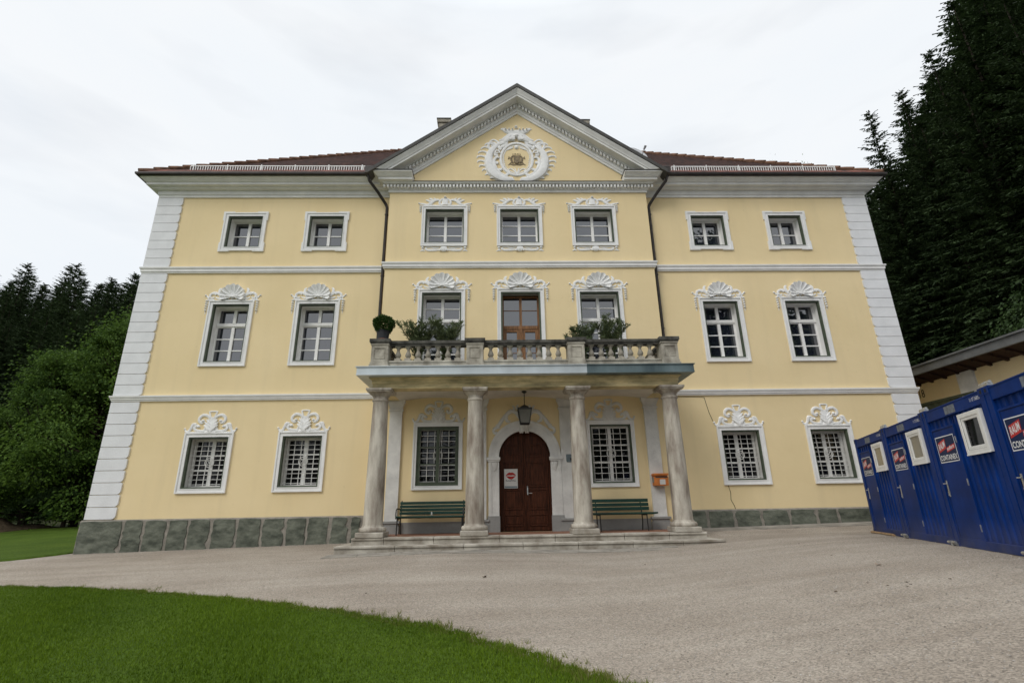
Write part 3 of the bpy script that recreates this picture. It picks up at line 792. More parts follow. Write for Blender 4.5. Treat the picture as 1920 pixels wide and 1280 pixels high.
for s in (-1, 1):
    ridge((s*EX, EY, EZ+.02), (s*(EX-RH), EY+RH, EZ+SL*RH), 25)
    ridge((s*EX, DEP+.53, EZ+.02), (s*(EX-RH), DEP+.53-RH, EZ+SL*RH), 25)
ridge((-(EX-RH), EY+RH, EZ+SL*RH), (EX-RH, EY+RH, EZ+SL*RH), 30)
mb.build('ridge_tiles', M['ridgetile'], roof, smooth=True)
mb = MB()                                                  # first course of brighter tiles at the eave
for s in (-1, 1):
    x = 5.25
    while x < EX-.02:
        xa, xb = sorted((s*x, s*min(x+.175, EX))); zz = rnd.uniform(-.006,.006)
        i = len(mb.v)
        mb.v += [(xa,EY-.05,EZ+.03+zz),(xb,EY-.05,EZ+.03+zz),(xb,EY+.3,EZ+.03+SL*.35),(xa,EY+.3,EZ+.03+SL*.35),(xa,EY-.05,EZ+.0),(xb,EY-.05,EZ+.0)]
        mb.f += [(i,i+1,i+2,i+3),(i+4,i+5,i+1,i)]
        x += .18
mb.build('eave_tiles', mat('eave_tile', (0.16, 0.05, 0.032), .85, .5, 4, .2, 30), roof, fix=False)
# cross gable over the centre bay
mb = MB()
YB = 6.0
for s in (-1, 1):
    xe = 5.06
    a = [(0, RY-.60, 15.35), (s*xe, RY-.60, zr(xe)), (s*xe, YB, zr(xe)), (0, YB, 15.35)]
    b = [(p[0], p[1], p[2]-.14) for p in a]
    mb.face(a if s > 0 else a[::-1]); mb.face(b[::-1] if s > 0 else b)
    for k in range(4):
        j = (k+1) % 4; mb.face([a[k], b[k], b[j], a[j]])
mb.build('gable_roof', M['sheet'], roof)
def chimney(x, y, w, zt):
    mb = MB(); mb.box(x-w/2, x+w/2, y, y+.7, 13.0, zt-.16); mb.box(x-w/2-.05, x+w/2+.05, y-.05, y+.75, zt-.16, zt)
    c = mb.build('chimney', M['brick'], roof, bevel=0)
    mb = MB(); mb.box(x-w/2-.07, x+w/2+.07, y-.07, y+.77, zt+.002, zt+.045); mb.build('cap', M['sheet'], c)
chimney(-3.02, 2.6, .48, 16.85); chimney(3.02, 2.6, .48, 16.80)
# gutters (half round) along the wings
def gutter(path):
    pr = [(.50,11.735),(.505,11.70),(.535,11.678),(.57,11.685),(.60,11.71),(.61,11.75),(.61,11.79),(.60,11.79),(.595,11.755),(.56,11.70),(.52,11.72),(.505,11.79)]
    return sweep(path, pr)
gutter([(-HX, DEP), (-HX, 0), (-5.05, 0)]).build('gutter', M['gutter'], house)
gutter([(5.05, 0), (HX, 0), (HX, DEP)]).build('gutter', M['gutter'], house)
for s in (-1, 1):                                          # hopper and downpipe in each corner
    mb = MB(); mb.tube([(s*5.10,-.60,11.74),(s*5.10,-.60,11.55),(s*5.08,-.56,11.46),(s*4.80,-.34,11.12),(s*4.57,-.14,10.80),(s*4.535,-.10,10.70),(s*4.535,-.10,8.5),(s*4.535,-.10,4.45)], .052, 8)
    for z in (10.4, 8.1, 6.2): mb.tube([(s*4.535,-.10,z),(s*4.535,-.10,z+.04)], .066, 8)
    dp = mb.build('downpipe', M['gutter'], house, smooth=True)
    mb = MB(); i = 0
    mb.zprism([(s*5.10-.12,-.74),(s*5.10+.12,-.74),(s*5.10+.12,-.46),(s*5.10-.12,-.46)], 11.66, 11.95)
    mb.build('hopper', M['gutter'], dp, bevel=.012)
# white snow guards just above the eaves
for s, xa, xb in ((-1, -11.35, -5.35), (1, 5.45, 11.35)):
    mb = MB(); y = -.28; z0 = EZ + SL*.25 + .05
    for z in (z0, z0+.185): mb.box(xa, xb, y-.010, y+.010, z-.017, z+.017)
    x = xa
    while x <= xb: mb.box(x-.011, x+.011, y-.007, y+.007, z0+.017, z0+.168); x += .085
    x = xa + .1
    while x < xb+.01:
        mb.box(x-.018, x+.018, y-.018, y-.0105, z0-.10, z0+.235); mb.tube([(x,y-.012,z0+.19),(x,y+.25,z0+.20)], .010, 5); x += 1.16
    mb.build('snow_guard', M['guard'], roof)

# ------------------------------------------------------------------ windows
DEPTH = .36
def win_frame(k):
    w, h = KINDS[k]; b = BAND[k]; mb = MB()
    mb.rframe(-w/2+.03, w/2-.03, .03, h-.03, b-.03, -.032, .004)
    mb.rframe(-w/2, w/2, 0, h, .042, -.055, .004)
    mb.rframe(-w/2+b-.022, w/2-b+.022, b-.022, h-b+.022, .022, -.042, .004)
    if k == 't':                                           # eared corners
        for s in (-1, 1):
            for z0, z1 in ((0, .30), (h-.30, h)): mb.box(*sorted((s*(w/2-.01), s*(w/2+.035))), -.0535, .004, z0, z1)
            for z in (-.03, h-.01): mb.box(*sorted((s*(w/2-.33), s*(w/2+.035))), -.0525, .004, z, z+.04)
    return mb
def win_reveal(x0, x1, z0, z1, d):
    mb = MB()
    mb.face([(x0,0,z0),(x0,d,z0),(x0,d,z1),(x0,0,z1)]); mb.face([(x1,d,z0),(x1,0,z0),(x1,0,z1),(x1,d,z1)])
    mb.face([(x0,0,z1),(x0,d,z1),(x1,d,z1),(x1,0,z1)]); mb.face([(x0,d,z0),(x0,0,z0),(x1,0,z0),(x1,d,z0)])
    return mb
def grid_sash(mb, x0, x1, z0, z1, y, rows, st=.055, mu=.036, mid=.092, dep=.045):
    """casement pair with glazing bars, rows counted bottom to top"""
    mb.rframe(x0, x1, z0, z1, st, y-dep, y+.02)
    mb.box(-mid/2, mid/2, y-dep-.012, y+.015, z0+st-.002, z1-st+.002)
    for k in range(1, rows):
        z = z0+st + (z1-z0-2*st)*k/rows
        for a, b in ((x0+st-.003, -mid/2+.003), (mid/2-.003, x1-st+.003)): mb.box(a, b, y-dep+.012, y+.012, z-mu/2, z+mu/2)
def orn_shell(w, h):
    mb = MB(); z = h; S = dict(mirror=True)
    mb.shell(0, z+.125, .43, 0, 9, -24, 204)
    mb.blob(0, z+.10, .06, .05, .15); mb.stroke([(-.16,z+.03),(0,z+.012),(.16,z+.03)], [.025,.035,.025])
    mb.stroke([(.04,z+.10),(.13,z+.125),(.20,z+.11)], [.02,.035,.03], -.10, 1, **S)
    mb.stroke([(.14,z+.045),(.30,z+.05),(.46,z+.075),(.55,z+.12)], [.025,.04,.035,.02], 0, .8, **S)
    mb.stroke([(.36,z+.13),(.44,z+.24),(.46,z+.36),(.41,z+.43)], [.055,.055,.045,.028], 0, .8, **S)
    mb.stroke(spiral(.645,z+.14,.130,.035,150,-160,12), [.045]*8+[.032]*5, 0, 1.0, **S)
    mb.stroke([(.45,z+.20),(.55,z+.265),(.66,z+.27)], [.035,.045,.04], 0, .9, **S)
    mb.stroke([(.745,z+.085),(.80,z+.12),(.845,z+.165)], [.04,.032,.02], 0, .9, **S); mb.blob(.87,z+.18,.034,.034,.05, **S)
    mb.stroke([(.56,z+.02),(.70,z+.028),(.79,z+.05)], [.025,.034,.03], 0, .8, **S)
    for q in range(5): mb.blob(.805, z-.01-.082*q, .052-.003*q, .036, .07, **S)
    mb.stroke([(.805,z-.38),(.805,z-.47)], [.018,.008], **S)
    k_ = 1.0 if w < 1.45 else 1.07
    mb.v = [(x*k_, y, zz) for x, y, zz in mb.v]
    return mb
def orn_scroll(w, h):
    mb = MB(); z = h; S = dict(mirror=True)
    mb.stroke([(0,z+.0),(0,z+.16),(0,z+.32),(0,z+.46)], [.20,.13,.085,.07], 0, .45)
    mb.stroke([(.19,z+.02),(.15,z+.15),(.08,z+.28),(.09,z+.42)], [.05,.04,.035,.03], 0, 1.0, **S)
    for q, (lx, lz) in enumerate(((.10,.10),(.155,.16),(.15,.25),(.11,.33))): mb.stroke([(.02,z+.04+.06*q),(lx*.7,z+lz*.8+.02),(lx+.05,z+lz+.06)], [.035,.045,.014], -.05+.01*q, .8, **S)
    mb.stroke([(-.12,z+.60),(-.085,z+.63),(.085,z+.63),(.12,z+.60)], .026, 0, 1.0); mb.stroke([(.115,z+.61),(.085,z+.52),(.06,z+.44)], [.024,.03,.03], 0, 1.0, **S)
    mb.stroke([(.07,z+.42),(.16,z+.50),(.28,z+.52),(.37,z+.45),(.38,z+.35),(.30,z+.29),(.235,z+.33)], [.035,.045,.05,.048,.045,.045,.03], 0, .95, **S)
    mb.blob(.26,z+.345,.05,.045,.07, **S)
    mb.stroke([(.18,z+.05),(.30,z+.05),(.42,z+.07),(.48,z+.13),(.45,z+.19),(.38,z+.20),(.345,z+.15)], [.04,.035,.045,.05,.045,.04,.03], 0, .95, **S)
    mb.blob(.37,z+.175,.045,.04,.065, **S)
    mb.stroke([(.44,z+.24),(.53,z+.24),(.57,z+.15),(.62,z+.06),(.70,z+.03),(.75,z+.09)], [.035,.055,.05,.04,.035,.025], 0, .95, **S)
    mb.blob(.755,z+.11,.032,.036,.05, **S)
    mb.stroke([(.02,z+.012),(.4,z+.012),(.70,z+.012)], [.02,.02,.016], 0, 1, **S)
    mb.stroke([(-.22,z+.02),(0,z-.02),(.22,z+.02)], [.02,.035,.02], 0, 1)
    return mb
def orn_crest(w, h):
    mb = MB(); z = h; S = dict(mirror=True)
    mb.stroke([(0,z+.04),(0,z+.17),(0,z+.30)], [.14,.12,.08], 0, .5); mb.blob(0,z+.335,.055,.045,.10)
    mb.stroke([(.05,z+.30),(.14,z+.25),(.19,z+.14),(.15,z+.06),(.09,z+.07)], [.03,.04,.045,.04,.03], 0, .95, **S)
    mb.stroke([(.15,z+.22),(.26,z+.25),(.38,z+.21),(.47,z+.13),(.56,z+.06),(.70,z+.04)], [.035,.05,.055,.06,.055,.035], 0, .8, **S)
    mb.stroke([(.40,z+.20),(.48,z+.28),(.55,z+.30)], [.05,.045,.02], 0, .9, **S)
    mb.stroke([(.48,z+.16),(.58,z+.22),(.66,z+.24)], [.05,.04,.02], 0, .9, **S)
    mb.stroke([(.30,z+.24),(.36,z+.30),(.40,z+.32)], [.04,.03,.015], 0, .9, **S)
    mb.stroke([(.62,z+.05),(.76,z+.09),(.86,z+.11)], [.045,.04,.02], 0, .9, **S); mb.blob(.88,z+.11,.035,.035,.05, **S)
    mb.stroke([(.18,z+.025),(.4,z+.03),(.66,z+.025)], .026, 0, .9, **S)
    for q in range(4): mb.blob(.825, z+.01-.068*q, .054-.004*q, .031, .06, **S)
    mb.stroke([(.82,z-.24),(.82,z-.31)], [.014,.006], **S)
    return mb
def orn_apron(w, h):
    mb = MB(); S = dict(mirror=True)
    mb.stroke([(0,-.02),(0,-.10),(0,-.19)], [.12,.13,.05], 0, .5)
    for q in (-.10,-.05,0,.05,.10): mb.stroke([(q*.5,-.03),(q*1.1,-.13),(q*1.25,-.18)], [.02,.03,.02], -.03, 1)
    mb.stroke([(.12,-.12),(.26,-.135),(.42,-.14),(.55,-.13),(.62,-.06)], [.03,.045,.05,.045,.03], 0, .8, **S)
    mb.stroke([(.14,-.04),(.30,-.06),(.46,-.035),(.60,-.05)], [.022,.03,.022,.026], 0, .9, **S)
    mb.blob(.70,-.05,.055,.05,.06, **S); mb.stroke([(.70,-.09),(.70,-.15)], [.03,.02], **S)
    mb.stroke([(.62,-.17),(.70,-.145),(.78,-.175)], [.015,.03,.015], 0, 1, **S)
    return mb
def grille(mb, x0, x1, z0, z1, y, nx, nz, r=.0085, ring=True):
    for k in range(nx+1):
        x = x0 + (x1-x0)*k/nx; mb.box(x-r, x+r, y-r, y+r, z0-.05, z1+.03)
    for k in range(nz+1):
        z = z0 + (z1-z0)*k/nz; mb.box(x0-.05, x1+.05, y-r-.006, y+r-.006, z-r*.9, z+r*.9)
    if ring:
        cx, cz = 0, (z0+z1)/2
        mb.tube([(cx+.13*math.cos(2*PI*k/20), y-.02, cz+.13*math.sin(2*PI*k/20)) for k in range(21)], .012, 5)
        for a in (45,135): 
            c, s = math.cos(math.radians(a)), math.sin(math.radians(a)); mb.tube([(cx-.12*c,y-.02,cz-.12*s),(cx+.12*c,y-.02,cz+.12*s)], .008, 4)
PROTO = {}
def make_window(k):
    w, h = KINDS[k]; b = BAND[k]; x0, x1, z0, z1 = -w/2+b, w/2-b, b, h-b
    f = win_frame(k).build('window', M['white'], house)
    gt = .042
    mb = MB(); mb.rframe(x0, x1, z0, z1, gt, -.012, .095); mb.build('shutter_frame', M['green'], f, loc=(0,0,0))
    d = DEPTH if k != 'p' else .22
    e_ = gt-.012; rv = win_reveal(x0+e_, x1-e_, z0+e_, z1-e_, d+.06); rv.v = [(a, max(b_, .03), c) for a, b_, c in rv.v]
    rv.build('reveal', M['greige'] if k in 'gp' else M['sash'], f)
    sx0, sx1, sz0, sz1 = x0+e_+.001, x1-e_-.001, z0+e_+.001, z1-e_-.001
    mb = MB(); st = .055
    if k in 'tr': grid_sash(mb, sx0, sx1, sz0, sz1, d, 2 if k == 't' else 3)
    elif k in 'mb':
        zt = sz0 + (sz1-sz0)*(.685 if k == 'm' else .64)
        grid_sash(mb, sx0, sx1, sz0, zt-.012, d, 3 if k == 'm' else 4)
        grid_sash(mb, sx0, sx1, zt+.030, sz1, d, 1 if k == 'm' else 2)
        mb.box(sx0-.02, sx1+.02, d-.03, d+.03, zt-.011, zt+.029)
        mb.box(sx0-.0, sx1+.0, d-.085, d-.02, zt-.030, zt+.005)
    else: grid_sash(mb, sx0, sx1, sz0, sz1, d, 3)
    mb.build('sash', M['sash'], f, bevel=0)
    mb = MB(); mb.box(x0, x1, d-.008, d-.002, z0, z1); mb.build('pane', M['pane_dark'] if k in 'gp' else M['pane'], f)
    if k in 'mb': orn_shell(w, h).build('shell_ornament', M['stucco'], f, smooth=True)
    if k in 'gp': orn_scroll(w, h).build('scroll_ornament', M['stucco'] if k == 'g' else M['greige'], f, smooth=True)
    if k == 'r': orn_crest(w, h).build('scroll_ornament', M['stucco'], f, smooth=True); orn_apron(w, h).build('apron_ornament', M['stucco'], f, smooth=True)
    if k in 'gp':
        mb = MB(); grille(mb, x0+.09, x1-.09, z0+.12, z1-.10, d-.13, 5, 9); mb.build('grille', M['greige'], f)
        mb = MB()
        for s in (.28, ): mb.box(s-.10, s+.12, d-.0015, d-.0005, z0+.15, z1-.5)
    return f
def place_windows():
    first = {}
    for k, x, z, y in WIN:
        if k not in first:
            f = make_window(k); first[k] = f; f.location = (x, y, z)
        else: f = copy_tree(first[k], loc=(x, y, z))
        PROTO.setdefault(k, []).append(f)
place_windows()
# left porch window: green outer casement closed over the grille
f = PROTO['p'][0]; w, h = KINDS['p']; b = BAND['p']
mb = MB(); x0, x1, z0, z1 = -w/2+b+.045, w/2-b-.045, b+.045, h-b-.045
mb.rframe(x0, x1, z0, z1, .055, .004, .05); mb.box(-.045, .045, -.004, .05, z0+.05, z1-.05)
for q in (1, 2):
    z = z0+.07 + (z1-z0-.14)*q/3
    for a, c in ((x0+.05, -.04), (.04, x1-.05)): mb.box(a, c, .008, .046, z-.016, z+.016)
for s in (-1, 1):
    for z in (z0+.18, z1-.18): mb.box(*sorted((s*(x1-.01), s*(x1-.09))), -.006, .004, z-.02, z+.02)
mb.build('green_casement', M['green'], f)['label'] = 'green casement closed over the window grille'

# balcony door with wooden frame
bx0, bx1, bz0, bz1 = BDOOR; cx = (bx0+bx1)/2; w, h = bx1-bx0, bz1-bz0
bd = MB(); b = .12
bd.ring([(-w/2+.03,0),(w/2-.03,0),(w/2-.03,h-.03),(-w/2+.03,h-.03)], [(-w/2+b,0),(w/2-b,0),(w/2-b,h-b),(-w/2+b,h-b)], -.032, .004)
bd.ring([(-w/2,0),(w/2,0),(w/2,h),(-w/2,h)], [(-w/2+.042,0),(w/2-.042,0),(w/2-.042,h-.042),(-w/2+.042,h-.042)], -.055, .004)
bdo = bd.build('balcony_door', M['white'], house, loc=(cx, RY, bz0))
x0, x1, z1 = -w/2+b, w/2-b, h-b
mb = MB(); mb.ring([(x0,0),(x1,0),(x1,z1),(x0,z1)], [(x0+.05,0),(x1-.05,0),(x1-.05,z1-.05),(x0+.05,z1-.05)], -.012, .075); mb.build('shutter_frame', M['green'], bdo)
win_reveal(x0+.004, x1-.004, .0, z1-.004, .36).build('reveal', M['greige'], bdo)
mb = MB(); d = .30; zt = 1.86
mb.rframe(x0+.02, x1-.02, .02, z1-.04, .075, d-.05, d+.03); mb.box(x0+.09, x1-.09, d-.08, d+.03, zt-.055, zt+.055)
mb.box(-.04, .04, d-.06, d+.02, zt+.054, z1-.11); mb.box(-.045, .045, d-.075, d+.02, .09, zt-.054)
for s in (-1, 1):
    mb.rframe(*sorted((s*.047, s*(x1-.092))), .096, zt-.058, .085, d-.062, d+.02)
    mb.box(*sorted((s*.13, s*(x1-.175))), d-.045, d+.02, .18, .62)
    for z in (1.02, 1.34): mb.box(*sorted((s*.13, s*(x1-.175))), d-.03, d+.015, z-.008, z+.008)
    mb.box(*sorted((s*.04, s*(x1-.094))), d-.03, d+.015, (zt+z1)/2+.02, (zt+z1)/2+.035)
mb.build('door_leaf', M['brownwood'], bdo)
mb = MB(); mb.box(x0, x1, d-.008, d-.002, .02, z1); mb.build('pane', M['pane'], bdo)
mb = MB(); mb.box(-.055, -.02, d-.085, d-.075, .92, 1.10); mb.tube([(-.037,d-.10,1.02),(-.11,d-.11,1.02)], .010, 6); mb.build('handle', M['zincbolt'], bdo)
orn_shell(w, h).build('shell_ornament', M['stucco'], bdo, smooth=True)

# ------------------------------------------------------------------ entrance door and porch
FZ = .20
c0 = -.01
def arch(r, zs, n=24, z0=FZ): return [(c0-r, z0)] + [(c0-r*math.cos(PI*k/n), zs+r*math.sin(PI*k/n)) for k in range(n+1)] + [(c0+r, z0)]
mb = MB()
def openring(mb, A, B, y0, y1):
    n = len(A)
    for k in range(n-1):
        q = [A[k], A[k+1], B[k+1], B[k]]
        mb.face([(x,y0,z) for x,z in q][::-1]); mb.face([(A[k][0],y0,A[k][1]),(A[k][0],y1,A[k][1]),(A[k+1][0],y1,A[k+1][1]),(A[k+1][0],y0,A[k+1][1])])
        mb.face([(B[k][0],y1,B[k][1]),(B[k][0],y0,B[k][1]),(B[k+1][0],y0,B[k+1][1]),(B[k+1][0],y1,B[k+1][1])])
openring(mb, arch(1.02, DZS, z0=.62), arch(DR+.0, DZS, z0=.62), RY-.065, RY+.01)
openring(mb, arch(1.05, DZS, z0=.62), arch(.96, DZS, z0=.62), RY-.085, RY+.01)
for s in (-1, 1):
    mb.box(*sorted((c0+s*(DR-.035), c0+s*1.10)), RY-.12, RY+.0, DZS-.09, DZS-.01)
    mb.box(*sorted((c0+s*(DR-.015), c0+s*1.075)), RY-.10, RY+.0, DZS-.13, DZS-.092)
    mb.stroke([(c0+s*.88,DZS-.16),(c0+s*.86,DZS-.30),(c0+s*.89,DZS-.40)], [.09,.07,.02], RY-.065, .6)
mb.stroke([(c0,DZS+DR-.02),(c0,DZS+.88),(c0,DZS+1.04)], [.11,.13,.12], RY-.08, .6)
for q in (-.11,-.05,.05,.11): mb.blob(c0+q, DZS+DR-.03, .04, .05, .05, RY-.07)
sur = mb.build('door_surround', M['greige'], house)
for s in (-1, 1):
    mb = MB(); mb.box(*sorted((c0+s*(DR-.02), c0+s*1.07)), RY-.105, RY+.02, FZ-.02, .6195); mb.build('surround_base', M['plaque_grey'], sur)
mb = MB(); S_ = (1, -1)
for s in S_:
    f = lambda pts: [(c0+s*x, DZS+z) for x, z in pts]
    mb.stroke(f([(.10,1.10),(.24,1.30),(.40,1.32),(.52,1.20),(.50,1.05),(.40,1.02)]), [.05,.06,.065,.06,.05,.03], RY, .8)
    mb.stroke(f([(.55,1.22),(.66,1.05),(.74,.93),(.82,.88)]), [.04,.06,.055,.05], RY, .8)
    mb.stroke(f([(.72,.86),(.84,.84),(.90,.76),(.86,.68),(.79,.72)]), [.04,.05,.045,.04,.03], RY, .8)
    mb.stroke(f([(.30,1.33),(.28,1.44),(.33,1.50)]), [.04,.035,.02], RY, .8)
    mb.stroke(f([(.05,1.10),(.10,1.30),(.20,1.44),(.16,1.52)]), [.05,.05,.04,.02], RY, .8)
mb.stroke([(c0,DZS+1.05),(c0,DZS+1.25),(c0,DZS+1.42)], [.12,.11,.05], RY, .6)
mb.build('scroll_ornament', M['greige'], sur, smooth=True)
# door: two leaves
door = MB(); DY = RY+.20
pts = arch(DR-.002, DZS)
door.prism(pts[::-1], DY, DY+.06)
door_o = door.build('entrance_door', M['darkwood'], house)
mb = MB(); openring(mb, arch(DR+.0, DZS), arch(DR-.05, DZS), DY-.03, DY+.02)
A = arch(DR, DZS)
for k in range(len(A)-1): mb.face([(A[k][0],RY+.0,A[k][1]),(A[k][0],DY,A[k][1]),(A[k+1][0],DY,A[k+1][1]),(A[k+1][0],RY+.0,A[k+1][1])])
mb.build('door_frame', M['darkwood'], door_o)
for s in (-1, 1):
    mb = MB(); xa, xb = c0+s*.025, c0+s*(DR-.055)
    x0, x1 = sorted((xa, xb))
    def panel(z0, z1, ia=.10, ib=.085):
        a, b_ = x0+ia, x1-ib
        mb.rframe(a-.028, b_+.028, z0-.028, z1+.028, .03, DY-.052, DY-.018)
        mb.box(a+.035, b_-.035, DY-.042, DY-.012, z0+.035, z1-.035)
    mb.box(x0, x1, DY-.03, DY-.001, FZ+.015, DZS)
    panel(.36, .62); panel(.80, 1.30); panel(1.42, 2.06)
    # upper panel follows the arch
    pol = [(xa, DZS)] + [(c0+s*(DR-.055)*math.cos(PI/2*k/10), DZS+(DR-.055)*math.sin(PI/2*k/10)) for k in range(11)]
    pol[-1] = (xa, pol[-1][1])
    if s < 0: pol = pol[::-1]
    mb.prism(pol, DY-.028, DY-.002)
    xi0, xi1 = sorted((c0+s*.11, c0+s*.52))
    mb.rframe(xi0, xi1, DZS+.07, DZS+.36, .03, DY-.05, DY-.02)
    mb.build('door_leaf', M['darkwood'], door_o, bevel=.006)
mb = MB(); mb.box(c0-.02, c0+.026, DY-.056, DY-.002, FZ+.02, DZS+.66); mb.build('astragal', M['darkwood'], door_o, bevel=.008)
mb = MB(); mb.box(.045,.075,DY-.062,DY-.03,1.18,1.42); mb.tube([(.06,DY-.06,1.22),(.06,DY-.10,1.22),(.19,DY-.105,1.22)], .011, 6); mb.blob(.06,1.41,.022,.022,.03,DY-.06); mb.build('handle', M['zincbolt'], door_o)

# porch floor and steps
mb = MB()
for i in range(36):
    for j in range(8):
        xa = -4.2 + i*8.4/36; ya = -1.75 + j*(1.75-.30)/8
        mb.box(xa+.003, xa+8.4/36-.003, ya+.002, ya+(1.75-.30)/8-.002, .10, FZ-.004 + rnd.uniform(-.0012,.0012))
mb.box(-4.21, 4.21, -1.76, -.31, -.2, FZ-.008)
mb.build('porch_floor', M['tilefloor'], house)
def stepstone(xs, y0, y1, z0, z1, name):
    mb = MB()
    for a, b in zip(xs[:-1], xs[1:]):
        e = .004; dz = rnd.uniform(-.004, .004)
        mb.box(a+e, b-e, y0, y1, z1-.055, z1+dz); mb.box(a+e, b-e, y0+.028, y1-.002, z0, z1-.0552)
    return mb.build(name, M['step'], house, bevel=.012)
stepstone([-4.335, -3.55, -2.35, -.75, .6, 2.3, 3.4, 4.335], -2.17, -1.77, -.15, FZ-.002, 'step')
stepstone([-4.62, -3.2, -1.6, -.2, 1.1, 2.4, 3.6, 4.62], -2.55, -2.14, -.40, .040, 'step')
for s in (-1, 1):
    mb = MB(); mb.box(*sorted((s*4.205, s*4.335)), -1.768, -.40, -.3, FZ-.001); mb.box(*sorted((s*4.336, s*4.62)), -2.139, -.40, -.4, .0385)
    mb.build('step', M['step'], house, bevel=.01)

# columns
def column(x):
    y = -1.85
    mb = MB()
    sh = [(.245,.47),(.24,.60),(.237,1.2),(.230,1.9),(.218,2.6),(.203,3.2),(.196,3.55),(.20,3.56),(.222,3.585),(.222,3.62),(.198,3.635),(.198,3.70),(.21,3.71),(.235,3.745),(.275,3.78),(.30,3.80)]
    mb.lathe(sh, (x,y,0), 28)
    o = mb.build('column', M['stone'], house, smooth=True)
    mb = MB(); mb.lathe([(.24,.32),(.315,.325),(.335,.355),(.335,.39),(.315,.425),(.275,.435),(.265,.45),(.262,.475),(.24,.48)], (x,y,0), 28); mb.build('base', M['stone'], o, smooth=True)
    mb = MB(); q = rnd.uniform(.33,.345); mb.box(x-q, x+q, y-q, y+q, FZ-.003, .322); mb.build('plinth_block', M['step'], o, bevel=.018)
    mb = MB(); mb.box(x-.315, x+.315, y-.315, y+.315, 3.80, 3.895); mb.box(x-.335, x+.335, y-.335, y+.335, 3.835, 3.8952); mb.build('abacus', M['stone'], o, bevel=.01)
for x in (-3.905, -1.375, 1.365, 3.89): column(x)
# pilasters on the wall behind
for x, wd in ((-3.78,.36), (-1.30,.36), (1.245,.40), (3.78,.38)):
    mb = MB(); y0 = RY-.075
    mb.box(x-wd/2, x+wd/2, y0, RY+.01, .52, 3.64); mb.box(x-wd/2-.03, x+wd/2+.03, y0-.03, RY+.01, 3.60, 3.66)
    sweep([(x-wd/2, RY+.005), (x-wd/2, y0), (x+wd/2, y0), (x+wd/2, RY+.005)], [(0,3.66),(.015,3.72),(.045,3.80),(.075,3.86),(.075,3.93),(0,3.931)], mb=mb)
    mb.box(x-wd/2+.002, x+wd/2-.002, y0+.002, RY+.01, 3.655, 3.925)
    p = mb.build('pilaster', M['greige'], house, bevel=0)
    mb = MB(); mb.box(x-wd/2-.07, x+wd/2+.07, y0-.05, RY+.012, FZ-.01, .40); mb.box(x-wd/2-.045, x+wd/2+.045, y0-.035, RY+.012, .40, .47); mb.box(x-wd/2-.085, x+wd/2+.085, y0-.065, RY+.012, .47, .535); mb.build('base', M['plaque_grey'], p, bevel=.008)
for xa, xb in ((-3.52, -1.56), (1.53, 3.51)):
    mb = MB(); mb.box(xa, xb, RY-.012, RY+.005, FZ-.01, .49); mb.build('wall_base', M['plaque_grey'], house)
# canopy: beam, ceiling of three shallow vaults, slab with zinc apron
mb = MB()
bx = 4.10
prf = [(0,3.896),(0,4.02),(.02,4.025),(.02,4.10),(.05,4.14),(.09,4.165),(.09,4.20),(0,4.202)]
sweep([(-bx, RY), (-bx, -2.06), (bx, -2.06), (bx, RY)], prf, mb=mb)
mb.face([(-bx,-2.06,3.896),(bx,-2.06,3.896),(bx,-1.66,3.896),(-bx,-1.66,3.896)])
for s in (-1,1): mb.face([(s*bx,-1.66,3.896),(s*bx,RY,3.896),(s*(bx-.42),RY,3.896),(s*(bx-.42),-1.66,3.896)])
can = mb.build('canopy', M['frieze'], house)
mb = MB()
def vault(xa, xb):
    n = 12
    for k in range(n):
        def P(t): x = xa+(xb-xa)*t; return x, 3.898 + .105*(1-(2*t-1)**2)
        a = P(k/n); b = P((k+1)/n)
        mb.face([(a[0],-1.66,a[1]),(b[0],-1.66,b[1]),(b[0],RY+.02,b[1]),(a[0],RY+.02,a[1])])
    mb.face([(xa+(xb-xa)*k/n, -1.66, 3.898+.105*(1-(2*k/n-1)**2)) for k in range(n+1)])
vault(-3.70,-1.45); vault(-1.25,1.20); vault(1.40,3.70)
for xa, xb in ((-1.45,-1.25),(1.20,1.40)): mb.box(xa, xb, -1.66, RY+.02, 3.88, 3.9)
mb.build('ceiling', M['ceiling'], can, smooth=False)
mb = MB(); mb.zprism([(-4.455,-2.35),(4.455,-2.35),(4.455,RY),(-4.455,RY)], 4.203, 4.40); mb.build('slab', M['frieze'], can)
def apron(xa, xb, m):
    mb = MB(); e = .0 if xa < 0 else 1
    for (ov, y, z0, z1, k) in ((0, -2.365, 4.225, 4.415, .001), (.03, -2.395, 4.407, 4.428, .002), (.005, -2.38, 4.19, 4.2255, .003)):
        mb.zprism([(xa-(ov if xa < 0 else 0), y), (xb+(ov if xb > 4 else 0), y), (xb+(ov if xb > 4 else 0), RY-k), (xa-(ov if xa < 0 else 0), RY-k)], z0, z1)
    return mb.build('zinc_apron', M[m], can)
apron(-4.47, 1.60, 'zinc'); apron(1.602, 4.47, 'zinc_dark')['label'] = 'darker right end of the zinc apron'  # apron in two zinc tones, the right piece darker

